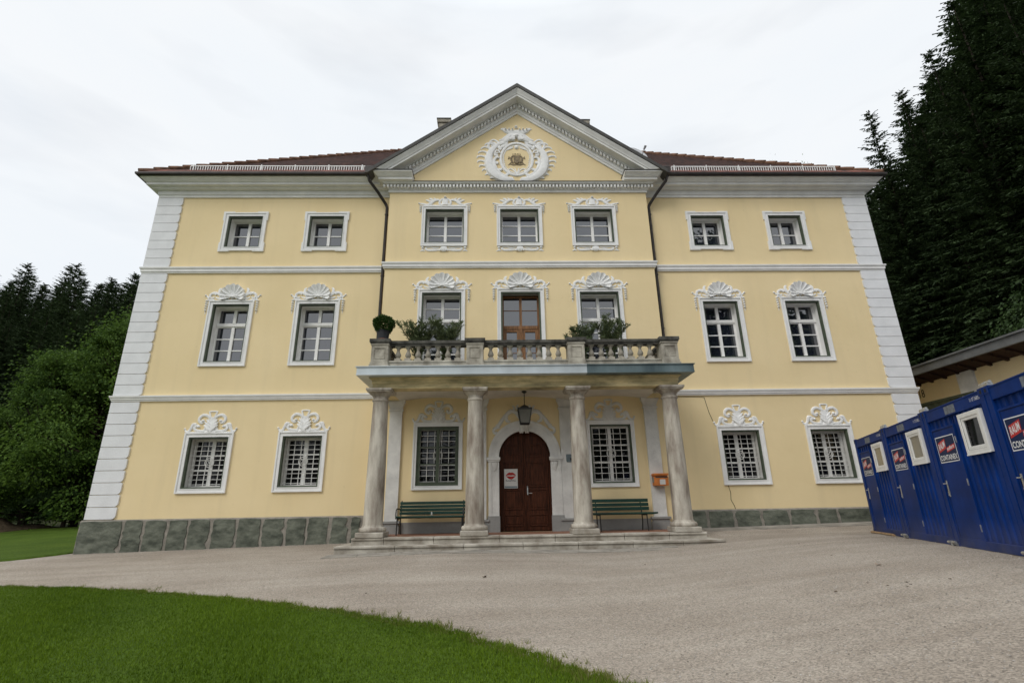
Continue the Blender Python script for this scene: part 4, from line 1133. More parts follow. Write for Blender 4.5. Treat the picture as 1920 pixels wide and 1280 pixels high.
# balustrade
bal = MB()
for (xa, xb) in ((-3.72,-1.62),(-1.15,1.15),(1.62,3.72)): bal.box(xa, xb, -2.08, -1.82, 4.4285, 4.60)
for (xa, xb) in ((-3.73,-1.61),(-1.16,1.16),(1.61,3.73)): bal.box(xa, xb, -2.10, -1.80, 4.60, 4.655)
for s in (-1, 1):
    bal.box(*sorted((s*3.83, s*4.07)), -1.73, RY, 4.4285, 4.60); bal.box(*sorted((s*3.81, s*4.09)), -1.72, RY, 4.60, 4.655)
bo = bal.build('balustrade', M['balstone'], house, bevel=.01)
PX = (-3.95, -1.385, 1.38, 3.95)
for x in PX:
    mb = MB(); y = -1.95; a = .225
    mb.box(x-a-.035, x+a+.035, y-a-.035, y+a+.035, 4.4287, 4.53); mb.box(x-a-.015, x+a+.015, y-a-.015, y+a+.015, 4.53, 4.60)
    mb.box(x-a, x+a, y-a+.012, y+a, 4.60, 5.07)
    mb.rframe(x-a, x+a, 4.60, 5.07, .075, y-a, y-a+.013); mb.rframe(x-a+.085, x+a-.085, 4.685, 4.985, .012, y-a-.004, y-a+.013)
    mb.box(x-a-.02, x+a+.02, y-a-.02, y+a+.02, 5.07, 5.115)
    p = mb.build('pedestal', M['balstone'], bo, bevel=.006)
    mb = MB(); mb.box(x-a-.055, x+a+.055, y-a-.055, y+a+.055, 5.152, 5.245); mb.box(x-a-.035, x+a+.035, y-a-.035, y+a+.035, 5.115, 5.153); mb.build('pedestal_cap', M['railstone'], bo, bevel=.008)
for i, (xa, xb) in enumerate(((-3.70,-1.63),(-1.14,1.14),(1.63,3.70))):
    mb = MB(); mb.box(xa, xb, -2.09, -1.81, 5.135, 5.225); mb.box(xa+.01, xb-.01, -2.06, -1.84, 5.08, 5.136); mb.build('handrail', M['railstone'], bo, bevel=.01)
for s in (-1, 1):
    mb = MB(); mb.box(*sorted((s*3.81, s*4.09)), -1.69, RY, 5.135, 5.225); mb.box(*sorted((s*3.84, s*4.06)), -1.69, RY, 5.08, 5.136); mb.build('handrail', M['railstone'], bo, bevel=.01)
mb = MB()
mb.box(-.085,.085,-.085,.085,4.655,4.735)
mb.lathe([(.062,4.735),(.062,4.75),(.045,4.765),(.072,4.80),(.082,4.835),(.072,4.875),(.048,4.93),(.037,4.975),(.045,5.01),(.062,5.03),(.05,5.04),(.068,5.055),(.068,5.06)], (0,0,0), 12)
mb.box(-.078,.078,-.078,.078,5.058,5.082)
bp = mb.build('baluster', M['balstone'], bo, smooth=True); first = True
spots = [(-3.49+.2717*k, -1.95) for k in range(7)] + [(-.957+.2664*k, -1.95) for k in range(8)] + [(1.825+.2727*k, -1.95) for k in range(7)] + [(s*3.95, -1.50+.30*k) for s in (-1,1) for k in range(4)]
for x, y in spots:
    o = bp if first else copy_tree(bp); first = False
    o.location = (x, y, 0); o.rotation_euler = (0, 0, rnd.uniform(-.04, .04))
mb = MB(); mb.zprism([(-4.0,-1.8),(4.0,-1.8),(4.0,RY-.01),(-4.0,RY-.01)], 4.4286, 4.436); mb.build('balcony_floor', M['paving'], can)

# hairline crack in the right wing
mb = MB(); pts = [(4.75,4.02),(5.45,4.00),(5.62,3.98)]
for a, b in zip(pts[:-1], pts[1:]): mb.tube([(a[0],-.002,a[1]),(b[0],-.002,b[1])], .007, 4)
pts = [(5.62,3.98),(5.66,3.75),(5.71,3.5),(5.80,3.22),(5.85,3.12)]
mb.tube([(x,-.002,z) for x,z in pts], .009, 4)
mb.build('crack', M['crack'], house); mb = MB()
pts = [(5.98,1.36),(6.02,1.15),(6.0,.95),(6.07,.80),(6.10,.69)]
mb.tube([(x,-.002,z) for x,z in pts], .009, 4)
mb.build('crack', M['crack'], house)

# ------------------------------------------------------------------ porch furniture
def bench(label, x, y, L, arms):
    t = thing('garden_bench', label, 'bench', (x, y, FZ), 0, 'green benches under the porch')
    # seat slats
    for k in range(5):
        mb = MB(); yy = -.25 + k*.105; mb.box(-L/2, L/2, yy-.046, yy+.046, .415+.006*(2-k), .458+.006*(2-k)); mb.build('seat_slat', M['bench'], t, bevel=.009)
    Lb = L if arms else L-.16
    for k in range(4 if arms else 3):
        st = .088 if arms else .108
        z = (.535 if arms else .56) + k*st; yy = .245 + (z-.45)*.22; hw = .038 if arms else .046
        mb = MB(); mb.box(-Lb/2, Lb/2, yy-.016, yy+.016, z-hw, z+hw); mb.build('back_slat', M['bench'], t, bevel=.009)
    for s in (-1, 1):
        mb = MB(); xx = s*(L/2-.045 if arms else L/2-.30)
        mb.tube([(xx,-.30,0),(xx,-.26,.20),(xx,-.25,.42)], .017, 7); mb.tube([(xx,.30,0),(xx,.22,.22),(xx,.24,.43),(xx,.29,.62),(xx,.345,.86 if arms else .80)], .017, 7)
        mb.tube([(xx,-.27,.408),(xx,0,.40),(xx,.25,.40)], .016, 7)
        if arms: mb.tube([(xx+s*.035,-.27,.40),(xx+s*.035,-.285,.55),(xx+s*.035,-.25,.63),(xx+s*.035,-.15,.655),(xx+s*.035,.15,.65),(xx+s*.02,.285,.64)], .016, 8)
        mb.build('leg', M['iron'], t, smooth=True)
    if arms:
        mb = MB(); mb.box(-.035,.035,.235,.262,.40,.47); mb.build('bracket', M['iron'], t)
        mb = MB(); mb.box(.0,.032,-.01,.01,.482,.56); mb.build('tag', M['paper'], t)
    return t
bench('green slatted bench with metal armrests, under the green casement window left of the door', -2.60, -.83, 1.80, True)
bench('green slatted bench without armrests, beneath the white barred window right of the door', 2.56, -.83, 1.86, False)
# lantern
t = thing('hanging_lantern', 'black four-sided glass lantern hanging on a rod from the porch ceiling', 'lantern', (-.02, -1.1, 0))
mb = MB(); mb.lathe([(.0,4.0),(.07,3.995),(.075,3.97),(.04,3.94),(.015,3.93)], (0,0,0), 12, cap=False); mb.tube([(0,0,3.95),(0,0,3.58)], .012, 6); mb.build('rod', M['iron'], t, smooth=True)
mb = MB(); mb.lathe([(.03,3.60),(.05,3.585),(.11,3.56),(.145,3.50),(.15,3.49)], (0,0,0), 16); mb.build('crown', M['iron'], t, smooth=True)
a, b, zt, zb = .185, .125, 3.46, 3.07
mb = MB()
def fr4(r, z, th): return None
for sx, sy in ((-1,-1),(1,-1),(1,1),(-1,1)): mb.tube([(sx*a,sy*a,zt),(sx*b,sy*b,zb)], .013, 5)
for r, z in ((a,zt),(b,zb)):
    q = [(-r,-r,z),(r,-r,z),(r,r,z),(-r,r,z)]
    for k in range(4): mb.tube([q[k], q[(k+1)%4]], .014, 5)
mb.zprism([(-a-.02,-a-.02),(a+.02,-a-.02),(a+.02,a+.02),(-a-.02,a+.02)], zt+.005, zt+.035); mb.zprism([(-b,-b),(b,-b),(b,b),(-b,b)], zb-.02, zb-.002)
mb.build('frame', M['iron'], t)
for k in range(4):
    mb = MB(); c = [(-1,-1),(1,-1),(1,1),(-1,1)]; p, q = c[k], c[(k+1)%4]
    mb.face([(p[0]*b*.97,p[1]*b*.97,zb),(q[0]*b*.97,q[1]*b*.97,zb),(q[0]*a*.97,q[1]*a*.97,zt),(p[0]*a*.97,p[1]*a*.97,zt)]); mb.build('pane', M['lanternglass'], t)
# orange box
t = thing('orange_box', 'small orange collecting box mounted on the right-hand pilaster', 'box', (3.83, RY-.08, 1.36))
mb = MB(); mb.prism([(-.20,0),(.20,0),(.205,.25),(-.205,.25)], -.22, 0); mb.build('body', M['orange'], t, bevel=.008)
mb = MB(); mb.box(-.215,.215,-.245,.0,.275,.335); mb.box(-.19,.19,-.20,0,.25,.276); mb.build('lid', M['orange'], t, bevel=.01)
mb = MB(); mb.box(-.165,.18,-.226,-.222,.215,.245); mb.build('slot', M['ink'], t)
mb = MB(); mb.box(-.05,.11,-.2245,-.2215,.03,.17); mb.build('notice', M['paper'], t)
mb = MB(); mb.box(-.2075,-.2035,-.19,-.04,.09,.24); mb.build('sticker', M['bellblue'], t)
# bell plate
t = thing('bell_plate', 'small blue-grey intercom plate with a dark button panel, beside the door', 'intercom', (1.27, RY-.075, 2.06))
mb = MB(); mb.prism([(-.07,.0),(.10,.0),(.10,.22),(-.08,.22),(-.08,.06)], -.018, .0); mb.build('plate', M['bellblue'], t, bevel=.004)
mb = MB(); mb.box(.03,.085,-.0235,-.0175,.05,.115); mb.build('button_panel', M['ink'], t)
# poster on the left door leaf
t = thing('poster', 'white poster with big red lips and dark lettering, taped to the door', 'poster', (-.415, DY-.058, 1.365))
mb = MB(); mb.box(-.195,.195,-.004,.0,.0,.54); mb.build('sheet', M['paper'], t)
mb = MB(); n = 18
U = [(-.145+.29*k/n, .355 + .095*(math.sin(PI*k/n)**.7)*(1-.18*math.exp(-((k/n-.5)/.07)**2))) for k in range(n+1)]
D = [(-.145+.29*k/n, .355 - .105*math.sin(PI*k/n)**.8) for k in range(n+1)]
Mi = [(-.145+.29*k/n, .352 + .016*math.sin(PI*k/n)*(1-.6*math.exp(-((k/n-.5)/.1)**2))) for k in range(n+1)]
Ml = [(-.145+.29*k/n, .346 - .014*math.sin(PI*k/n)) for k in range(n+1)]
for k in range(n):
    mb.face([(Mi[k][0],-.0052,Mi[k][1]),(Mi[k+1][0],-.0052,Mi[k+1][1]),(U[k+1][0],-.0052,U[k+1][1]),(U[k][0],-.0052,U[k][1])])
    mb.face([(D[k][0],-.0052,D[k][1]),(D[k+1][0],-.0052,D[k+1][1]),(Ml[k+1][0],-.0052,Ml[k+1][1]),(Ml[k][0],-.0052,Ml[k][1])])
mb.build('lips', M['red'], t)
mb = MB()
for txt, hh, ww, x0, z0 in (('KunstFALL', .055, .29, -.145, .19),):
    vs, fs = text_mesh(txt, hh, ww, .01); i = len(mb.v)
    mb.v += [(x0+a_, -.0052, z0+b_) for a_, b_ in vs]; mb.f += [tuple(i+k for k in q) for q in fs]
mb.build('lettering', M['ink'], t)
mb = MB(); mb.box(-.18,.18,-.0050,-.0042,.012,.06); mb.build('footer', M['bellblue'], t)

# ------------------------------------------------------------------ containers
CK = .87; ANG = .3605
P0 = Vector((8.456, -2.233, .099)); DV = Vector((math.sin(ANG), math.cos(ANG), 0)); NV = Vector((math.cos(ANG), -math.sin(ANG), 0))
# local frame: +x runs along the row towards the camera, +y into the container, z up (metres, scaled by CK)
CW, CH, CD, PITCHC = 2.50, 2.60, 5.9, 2.53
def put(vs, fs, x, z, y, flip=False):
    mb = MB(); mb.v = [(x+a, y, z+b) for a, b in vs]; mb.f = list(fs); return mb
def container(idx, label, number):
    t = thing('office_container', label, 'container', P0 - DV*(PITCHC*CK*idx), 0, 'blue office containers in a row')
    # rotate so that local +x = -DV, local +y = NV
    t.matrix_world = Matrix(((-DV.x*CK, NV.x*CK, 0, t.location.x), (-DV.y*CK, NV.y*CK, 0, t.location.y), (0, 0, CK, P0.z), (0, 0, 0, 1)))
    mb = MB()                                              # ribbed front and side walls
    def ribbed(x0, x1, y, z0, z1):
        n = max(1, round((x1-x0)/.19)); p = (x1-x0)/n
        for k in range(n):
            a = x0+k*p; d = .022
            prof = [(a, y), (a+.32*p, y), (a+.42*p, y+d), (a+.86*p, y+d), (a+.96*p, y), (a+p, y)]
            for (xa, ya), (xb, yb) in zip(prof[:-1], prof[1:]): mb.face([(xa,ya,z0),(xb,yb,z0),(xb,yb,z1),(xa,ya,z1)])
    ribbed(1.17, 2.37, .045, .16, 2.36); ribbed(.14, 1.14, .045, 2.18, 2.36)
    mb.box(.06, CW-.06, .10, CD-.06, .10, CH-.12)
    for k in range(28):                                    # ribbed long walls
        ya = .22 + k*.195; prof = [(ya, 0), (ya+.06, 0), (ya+.08, .022), (ya+.165, .022), (ya+.185, 0), (ya+.195, 0)]
        for (y0, d0), (y1, d1) in zip(prof[:-1], prof[1:]):
            for sx, xb in ((1, CW-.03), (-1, .03)): mb.face([(xb-sx*d0, y0, .16), (xb-sx*d1, y1, .16), (xb-sx*d1, y1, CH-.22), (xb-sx*d0, y0, CH-.22)])
    mb.build('body', M['blue'], t, fix=True)
    mb = MB()
    for x0 in (.0, CW-.15):
        for y0 in (0, CD-.2):
            mb.box(x0, x0+.15, y0, y0+.2, .06, CH-.06)
    for x0 in (-.006, CW-.154):
        for y0 in (-.006, CD-.194):
            for z0, z1 in ((0,.125), (CH-.125, CH)): mb.box(x0, x0+.16, y0, y0+.2, z0, z1)
    mb.box(.15, CW-.15, .012, .16, .02, .165); mb.box(.15, CW-.15, .008, .14, CH-.24, CH-.03); mb.box(.15, CW-.15, .0, .16, CH-.05, CH-.022)
    mb.box(.0, .14, .2, CD-.2, CH-.22, CH-.03); mb.box(CW-.14, CW, .2, CD-.2, CH-.22, CH-.03)
    mb.box(.0, .14, .2, CD-.2, .02, .16); mb.box(CW-.14, CW, .2, CD-.2, .02, .16)
    mb.box(.02, CW-.02, .02, CD-.02, CH-.045, CH-.035)
    mb.build('corner_frame', M['blue'], t, bevel=.014)
    mb = MB()
    for x0 in (.03, CW-.09):                               # slots in the corner castings
        for z0 in (.035, CH-.095):
            mb = MB(); mb.box(x0, x0+.06, -.0075, -.005, z0, z0+.06); mb.build('casting_slot', M['sealgap'], t)
    mb = MB(); mb.box(CW-.02, CW+.05, .055, .10, .1, CH-.1); mb.build('seal', M['sealgap'], t)
    # door
    mb = MB(); mb.rframe(.165, 1.15, .165, 2.20, .035, .016, .06); 
    d = mb.build('door', M['blue'], t, bevel=.004)
    mb = MB(); mb.box(.204, 1.112, .026, .07, .20, 2.16); mb.build('door_leaf', M['blue'], d, bevel=.006)
    mb = MB(); mb.rframe(.198, 1.118, .195, 2.166, .006, .0235, .03); mb.build('gasket', M['sealgap'], d)
    mb = MB(); mb.box(.235,.275,.016,.0262,.92,1.22); mb.tube([(.255,.02,1.16),(.255,-.035,1.16),(.375,-.04,1.16)], .011, 6); mb.box(.225,.285,.012,.0262,.98,1.02)
    mb.lathe([(.015,-.012),(.015,.012)], (.255,.012,.955), 8); mb.build('handle', M['zincbolt'], d)
    for z in (.38, 1.16, 1.92):
        mb = MB(); mb.box(1.118, 1.14, .004, .02, z-.06, z+.06); mb.build('hinge', M['zincbolt'], d)
    # sign on the door
    s = MB(); x0, x1, z0, z1 = .25, 1.03, 1.545, 2.035; s.box(x0, x1, .0225, .0259, z0, z1); sg = s.build('sign', M['navy'], d)
    s = MB(); s.rframe(x0, x1, z0, z1, .016, .0215, .0226); s.build('sign_border', M['signwhite'], sg)
    s = MB(); sh = .30
    s.prism([(.30,1.735),(.62,1.80),(.645,1.985),(.325,1.92)], .0212, .0226)
    s.prism([(.63,1.725),(.98,1.775),(.995,1.865),(.645,1.815)], .0209, .0223); s.build('red_panel', M['signred'], sg)
    for txt, hh, ww, xx, zz, sl_ in (('RAUM', .125, .275, .335, 1.775, .20), ('sofort', .07, .30, .66, 1.75, .143), ('CONTAINEX', .10, .70, .29, 1.585, 0)):
        s = MB(); vs, fs = text_mesh(txt, hh, ww, .025); i = len(s.v)
        s.v += [(xx+a, .0200, zz+b+sl_*a) for a, b in vs]; s.f += [tuple(i+k for k in q) for q in fs]; s.build('lettering', M['signwhite'], sg)
    # window
    s = MB(); x0, x1, z0, z1 = 1.445, 2.225, 1.60, 2.31; s.rframe(x0, x1, z0, z1, .075, -.012, .06); wv = s.build('window', M['pvc'], t, bevel=.006)
    s = MB(); s.rframe(x0+.075, x1-.075, z0+.075, z1-.065, .062, .0, .05); s.box(x0-.01, x1+.01, -.02, .0, z0-.012, z0+.01); s.build('sash', M['pvc'], wv, bevel=.008)
    s = MB(); s.rframe(x0+.068, x1-.068, z0+.068, z1-.058, .010, -.002, .02); s.build('gasket', M['sealgap'], wv)
    s = MB(); s.box(x0+.13, x1-.13, .022, .027, z0+.13, z1-.12); s.build('pane', M['pane_dark'] if idx >= 2 else mat('blind_pane', (.22,.20,.15), .12, .1, 3, spec=.6), wv)
    # numbers and a faded sticker on the top rail
    vs, fs = text_mesh(number, .06, .34, .0); put(vs, fs, 2.00, CH-.15, .0068).build('number', M['signwhite'], t)
    s = MB(); s.box(1.0, 1.42, .0055, .0085, CH-.215, CH-.07); s.build('sticker', M['faded'], t)
    # bolted connectors
    for z in (.055, CH+.03):
        s = MB(); xx = CW+.015
        s.box(xx-.13, xx+.13, -.035, .0-.008, z-.02, z+.02) if z < 1 else s.box(xx-.13, xx+.13, .02, .10, z-.02, z+.02)
        y = -.05 if z < 1 else .06
        s.tube([(xx-.17,y,z+.025),(xx-.06,y,z+.03)], .026, 7); s.tube([(xx+.02,y,z+.03),(xx+.15,y,z+.035)], .024, 7); s.tube([(xx,y,z-.03),(xx,y,z+.06)], .02, 6)
        s.build('connector', M['zincbolt'], t)
    return t
for i, (lb, num) in enumerate((('blue office container farthest back in the row, tucked against the mansion', '11 07 56831'),
        ('blue office container, second from the mansion in the row', '11 07 56832'),
        ('blue office container, third from the mansion, its number plainly readable on the top rail', '11 07 56833'),
        ('blue office container nearest the viewer, cut off by the right edge of the photo', '11 07 56834'))):
    container(i, lb, num)
mb = MB()
a = P0 + DV*.05 - NV*.04; b = P0 - DV*1.6 - NV*.06
mb.tube([(a.x,a.y,g(a.x,a.y)+.025),(b.x,b.y,g(b.x,b.y)+.02)], .035, 4)
tag(mb.build('timber_beam', mat('raw_timber', (.30,.20,.11), .9, .3, 6)), 'weathered timber beam on the gravel under the foot of the farthest blue container', 'beam')

# ------------------------------------------------------------------ low annex on the right
ax_ = thing('annex', 'low yellow outbuilding with dark boarded eaves behind the blue containers', 'outbuilding', (15.2, 4, 0))
def A(mb, name, m, **k):
    mb.v = [(x-15.2, y-4, z) for x, y, z in mb.v]; return mb.build(name, M[m], ax_, **k)
mb = MB(); mb.box(15.2, 21, -9, 13, -.5, 5.35); A(mb, 'wall', 'yellow')
mb = MB(); mb.box(15.13, 15.21, .76, 1.40, 0, 5.0); A(mb, 'pilaster', 'greige')
mb = MB(); mb.box(15.13, 15.21, -4.2, -3.55, 0, 5.0); A(mb, 'pilaster', 'greige')
mb = MB(); mb.prism([(14.45,5.22),(15.25,4.99),(15.25,5.03),(14.45,5.26)], -9.6, 13.6)
for k in range(40): mb.prism([(14.62,5.10),(15.22,4.93),(15.22,5.00),(14.62,5.17)], -9.2+.58*k, -9.11+.58*k)
A(mb, 'soffit', 'wood_soffit')
mb = MB(); mb.box(14.36, 14.45, -9.7, 13.7, 5.16, 5.42); mb.prism([(14.30,5.42),(21.4,6.6),(21.4,6.66),(14.30,5.48)], -9.8, 13.8); A(mb, 'roof', 'annexsheet')
mb = MB(); mb.box(15.12, 15.21, .9, 5.6, 4.20, 4.29); mb.box(15.15, 15.21, .9, 5.6, 2.0, 4.20); A(mb, 'door', 'green')
vs, fs = text_mesh('18', .30, .24, .01)
mb = MB(); mb.v = [(15.19, 3.17 - a, 4.50 + b) for a, b in vs]; mb.f = list(fs); A(mb, 'house_number', 'crack')

# ------------------------------------------------------------------ satellite dish
t = thing('satellite_dish', 'grey satellite dish peeking over the right slope of the pediment roof', 'satellite dish', (4.62, .9, 13.02))
mb = MB(); n = 20
for q in range(5):
    r = .40*q/4
    for k in range(n): mb.v.append((r*math.cos(2*PI*k/n), .16*(q/4)**2*-1 + .0, r*1.08*math.sin(2*PI*k/n)))
for q in range(4):
    for k in range(n): mb.f.append((q*n+k, q*n+(k+1)%n, (q+1)*n+(k+1)%n, (q+1)*n+k))
d = mb.build('reflector', M['dishgrey'], t, smooth=True, loc=(0,0,.55)); d.rotation_euler = (-.45, 0, .35)
so_ = d.modifiers.new('thick', 'SOLIDIFY'); so_.thickness = .02
mb = MB(); mb.tube([(.02,.06,-.6),(.02,.06,.55)], .03, 7); mb.tube([(.05,0,.20),(.22,-.42,.62)], .014, 5); mb.build('mast', M['zincbolt'], t, smooth=True)
mb = MB(); mb.tube([(.20,-.38,.60),(.25,-.50,.70)], [.035,.05], 8); mb.build('receiver', M['dishgrey'], t, smooth=True)

# ------------------------------------------------------------------ potted plants on the balcony
def leaf_quads(mb, p, d, L, w, r, droop=.0, fold=.0):
    """one lanceolate leaf as two quads"""
    d = d.normalized(); s = d.cross(Vector((r.uniform(-1,1), r.uniform(-1,1), r.uniform(-1,1))))
    if s.length < 1e-4: s = d.orthogonal()
    s.normalize(); i = len(mb.v); m = p + d*L*.45 - Vector((0,0,droop*L*.3)); e = p + d*L - Vector((0,0,droop*L))
    mb.v += [tuple(p), tuple(m + s*w*.5), tuple(e), tuple(m - s*w*.5)]; mb.f.append((i,i+1,i+2,i+3))
t = thing('topiary_plant', 'clipped round box ball in a black pot on the left corner pedestal', 'potted plant', (-3.94, -1.95, 5.2455))
mb = MB(); mb.lathe([(.15,.0),(.19,.0),(.20,.035),(.165,.05)], (0,0,0), 20); mb.build('saucer', M['terra'], t, smooth=True)
mb = MB(); mb.lathe([(.15,.03),(.175,.27),(.19,.275),(.19,.30),(.165,.30)], (0,0,0), 20); mb.build('pot', M['pot'], t, smooth=True)
mb = MB(); r = random.Random(5)
for k in range(5200):
    v = Vector((r.gauss(0,1), r.gauss(0,1), r.gauss(0,1))).normalized(); rad = .262*(1 + .06*math.sin(7*v.x+3*v.z) + .05*math.sin(9*v.y))*r.uniform(.70,1.06)
    p = Vector((0,0,.50)) + Vector((v.x*rad*1.02, v.y*rad*1.02, v.z*rad*.93))
    leaf_quads(mb, p, v + Vector((r.gauss(0,.6), r.gauss(0,.6), r.gauss(0,.6))), .045, .028, r)
mb.build('foliage', M['box_leaf'], t, fix=False)
mb = MB(); mb.tube([(0,0,.28),(0,0,.5)], .02, 6); mb.build('stem', M['bark'], t)
def oleander(label, x, y, spread, top, seed, n, lean=0, dark=False):
    t = thing('oleander', label, 'potted plant', (x, y, 4.437), 0, 'oleanders behind the balustrade'); r = random.Random(seed)
    mb = MB(); mb.lathe([(.14,.0),(.19,.30),(.205,.30),(.205,.34),(.18,.34)], (0,0,0), 18); mb.build('pot', M['pot'] if not dark else M['terra'], t, smooth=True)
    st = MB(); lf = MB()
    for k in range(n):
        a = 2*PI*k/n + r.uniform(-.3,.3); ln = top*r.uniform(.72,1.0); sp = spread*r.uniform(.25,1.0)
        pts = [Vector((.05*math.cos(a), .05*math.sin(a), .3))]
        for q in range(1, 7):
            u = q/6; pts.append(Vector((sp*math.cos(a)*u**1.2 + lean*u + r.gauss(0,.018), sp*.55*math.sin(a)*u**1.2 + r.gauss(0,.018), .3 + (ln-.3)*u**.9)))
        st.tube(pts, [.014,.012,.011,.009,.008,.006,.004], 5)
        for q in range(1, 7):
            seg = pts[q]-pts[q-1]
            for w in range(34 if q > 3 else 17):
                p = pts[q-1] + seg*r.random(); b = r.uniform(0, 2*PI)
                d = Vector((math.cos(b), math.sin(b), r.uniform(.0,1.0))) + seg.normalized()*.5
                leaf_quads(lf, p, d, r.uniform(.10,.17), .024, r, r.uniform(0,.35))
        for sd_ in range(3):                               # side shoots
            q = r.randint(2,5); p = pts[q]; b = r.uniform(0,2*PI); d = Vector((math.cos(b)*.9, math.sin(b)*.6, .8)).normalized(); L = r.uniform(.18,.40)
            st.tube([p, p+d*L*.5+Vector((0,0,.02)), p+d*L], [.007,.005,.003], 4)
            for w in range(44):
                u = r.random(); b2 = r.uniform(0,2*PI); leaf_quads(lf, p+d*L*u, d*.7+Vector((math.cos(b2), math.sin(b2), .3)), r.uniform(.09,.15), .022, r, r.uniform(0,.3))
    st.build('stems', M['bark'], t); lf.build('foliage', M['ole_leaf'], t, fix=False)
oleander('bushy oleander nearest the round box ball, in a dark pot behind the left balusters', -3.05, -1.30, .66, 1.80, 21, 17)
oleander('oleander spreading in front of the left balcony window, near the middle pedestal', -2.28, -1.28, .58, 1.70, 22, 17)
oleander('loose oleander with yellowish shoot tips beside the right middle pedestal', 1.72, -1.28, .55, 1.55, 23, 12, -.05)
oleander('taller oleander reaching over the right balcony window frame', 2.52, -1.22, .60, 1.78, 24, 14, .08)
t = thing('seedling_pot', 'small dark plant low behind the rightmost balusters', 'potted plant', (3.36, -1.45, 4.437)); r = random.Random(31)
mb = MB(); mb.lathe([(.08,0),(.105,.14),(.115,.14),(.115,.17),(.10,.17)], (0,0,0), 14); mb.build('pot', M['pot'], t, smooth=True)
mb = MB()
for k in range(240):
    v = Vector((r.gauss(0,1), r.gauss(0,1), abs(r.gauss(0,1)))).normalized(); leaf_quads(mb, Vector((0,0,.17))+v*r.uniform(.03,.16), v, .07, .03, r)
mb.build('foliage', M['leaf_dark'], t, fix=False)

# ------------------------------------------------------------------ trees
def spruce_meshes(seed, H, R, dens=1.35, light=False):
    r = random.Random(seed); tr = MB(); cr = MB()
    tr.tube([(0,0,-1.5),(0,0,H*.35),(r.gauss(0,.1),r.gauss(0,.1),H*.7),(0,0,H)], [.26*H/25,.20*H/25,.09*H/25,.012], 8)
    z = H*.04; lop = [1+.20*math.sin(3*a_+seed) for a_ in range(12)]
    while z < H-.15:
        u = 1-z/H; Lr = R*(u**.80)*(1.0 if z > H*.12 else .8) + .18
        nb = 6 if u > .15 else 5
        for k in range(nb):
            a = 2*PI*(k+r.random())/nb; L = Lr*r.uniform(.62,1.15)*(1+.14*math.sin(a*2+seed+z*.35)); p0 = Vector((0,0,z + r.uniform(-.2,.2)))
            lift = .35*(1-u) + .08; dr = Vector((math.cos(a), math.sin(a), 0)); side = Vector((-math.sin(a), math.cos(a), 0))
            m = max(5, int(L*5.6*dens))
            for q in range(m):
                t = (q+r.random())/m; t = .02+.98*t**1.0
                p = p0 + dr*L*t + Vector((0,0, L*(lift*t - .62*t*t*u - .05 + .12*max(0,t-.8)*5*.2)))
                wd = (.15+.55*(1-t))*min(1.0, .35+L*.22)
                for sgn in (-1, 1):
                    tw = r.uniform(.24,.50)*min(1.1, .5+.22*L)*(1.08-.35*t)
                    d = dr*r.uniform(.45,.95) + side*sgn*r.uniform(.25,1.0) + Vector((0,0,-r.uniform(.05,.60)))
                    d.normalize(); nrm = d.cross(Vector((r.gauss(0,.35), r.gauss(0,.35), 1))).normalized()*tw*r.uniform(.19,.30)
                    i = len(cr.v); e = p + d*tw
                    hang = Vector((0,0,-.10*tw))
                    cr.v += [tuple(p - nrm*.35), tuple(p+d*tw*.5 - nrm + hang), tuple(e), tuple(p+d*tw*.5 + nrm + hang)]
                    cr.f.append((i,i+1,i+2,i+3))
                    if r.random() < .7:
                        f = p + Vector((r.gauss(0,.08), r.gauss(0,.08), -tw*r.uniform(.5,.9))); i = len(cr.v); q_ = dr*tw*.18
                        cr.v += [tuple(p-q_), tuple(p+q_), tuple(f)]; cr.f.append((i,i+1,i+2))
            e = p0 + dr*L + Vector((0,0,L*(lift-.62*u)))
            i = len(cr.v); cr.v += [tuple(p0+dr*L*.8+Vector((0,0,L*(lift*.8-.4*u)))), tuple(e+dr*.25+side*.05), tuple(e+dr*.25-side*.05)]; cr.f.append((i,i+1,i+2))
        z += r.uniform(.30,.48)*(.7+.5*u)
    for k in range(10):
        a = r.uniform(0,2*PI); i = len(cr.v); b = H-.05*k*1.5
        cr.v += [(0,0,b-.1),(.12*math.cos(a)+.02,.12*math.sin(a),b+.08),(.14*math.cos(a),.14*math.sin(a)+.03,b)]; cr.f.append((i,i+1,i+2))
    return tr, cr
def proto_tree(name, cat, trm, crm, mt, mc):
    t = thing(name, None, cat); trm.build('trunk', mt, t, smooth=True, fix=False); crm.build('crown', mc, t, fix=False); return t
SPR = [proto_tree('spruce', 'tree', *spruce_meshes(s, 25, R_), M['bark'], M['spruce']) for s, R_ in ((1, 4.3), (2, 3.8), (3, 4.8))]
SPR.append(proto_tree('spruce', 'tree', *spruce_meshes(9, 25, 4.2), M['bark'], M['spruce_light']))
used = set()
def place(protos, i, x, y, top, label, group, rz=0, wide=1.0, H0=25.0):
    p = protos[i]; z = g(x, y)
    o = p if (id(p), 0) not in used else copy_tree(p)
    used.add((id(p), 0))
    o.location = (x, y, z); o.rotation_euler = (0, 0, rz); s = (top-z)/H0; o.scale = (s*wide, s*wide, s)
    o['label'] = label; o['group'] = group; o['category'] = 'tree'; return o
def rayY(px, py, Y):
    d = _f + _r2*((px-960)/FPX) - _u2*((py-640)/FPX); k = (Y-CAMP[1])/d.y
    return CAMP[0]+d.x*k, CAMP[2]+d.z*k
def pix(x, y, z):
    d = Vector((x-CAMP[0], y-CAMP[1], z-CAMP[2])); w = d.dot(_f); return 960+FPX*d.dot(_r2)/w, 640-FPX*d.dot(_u2)/w
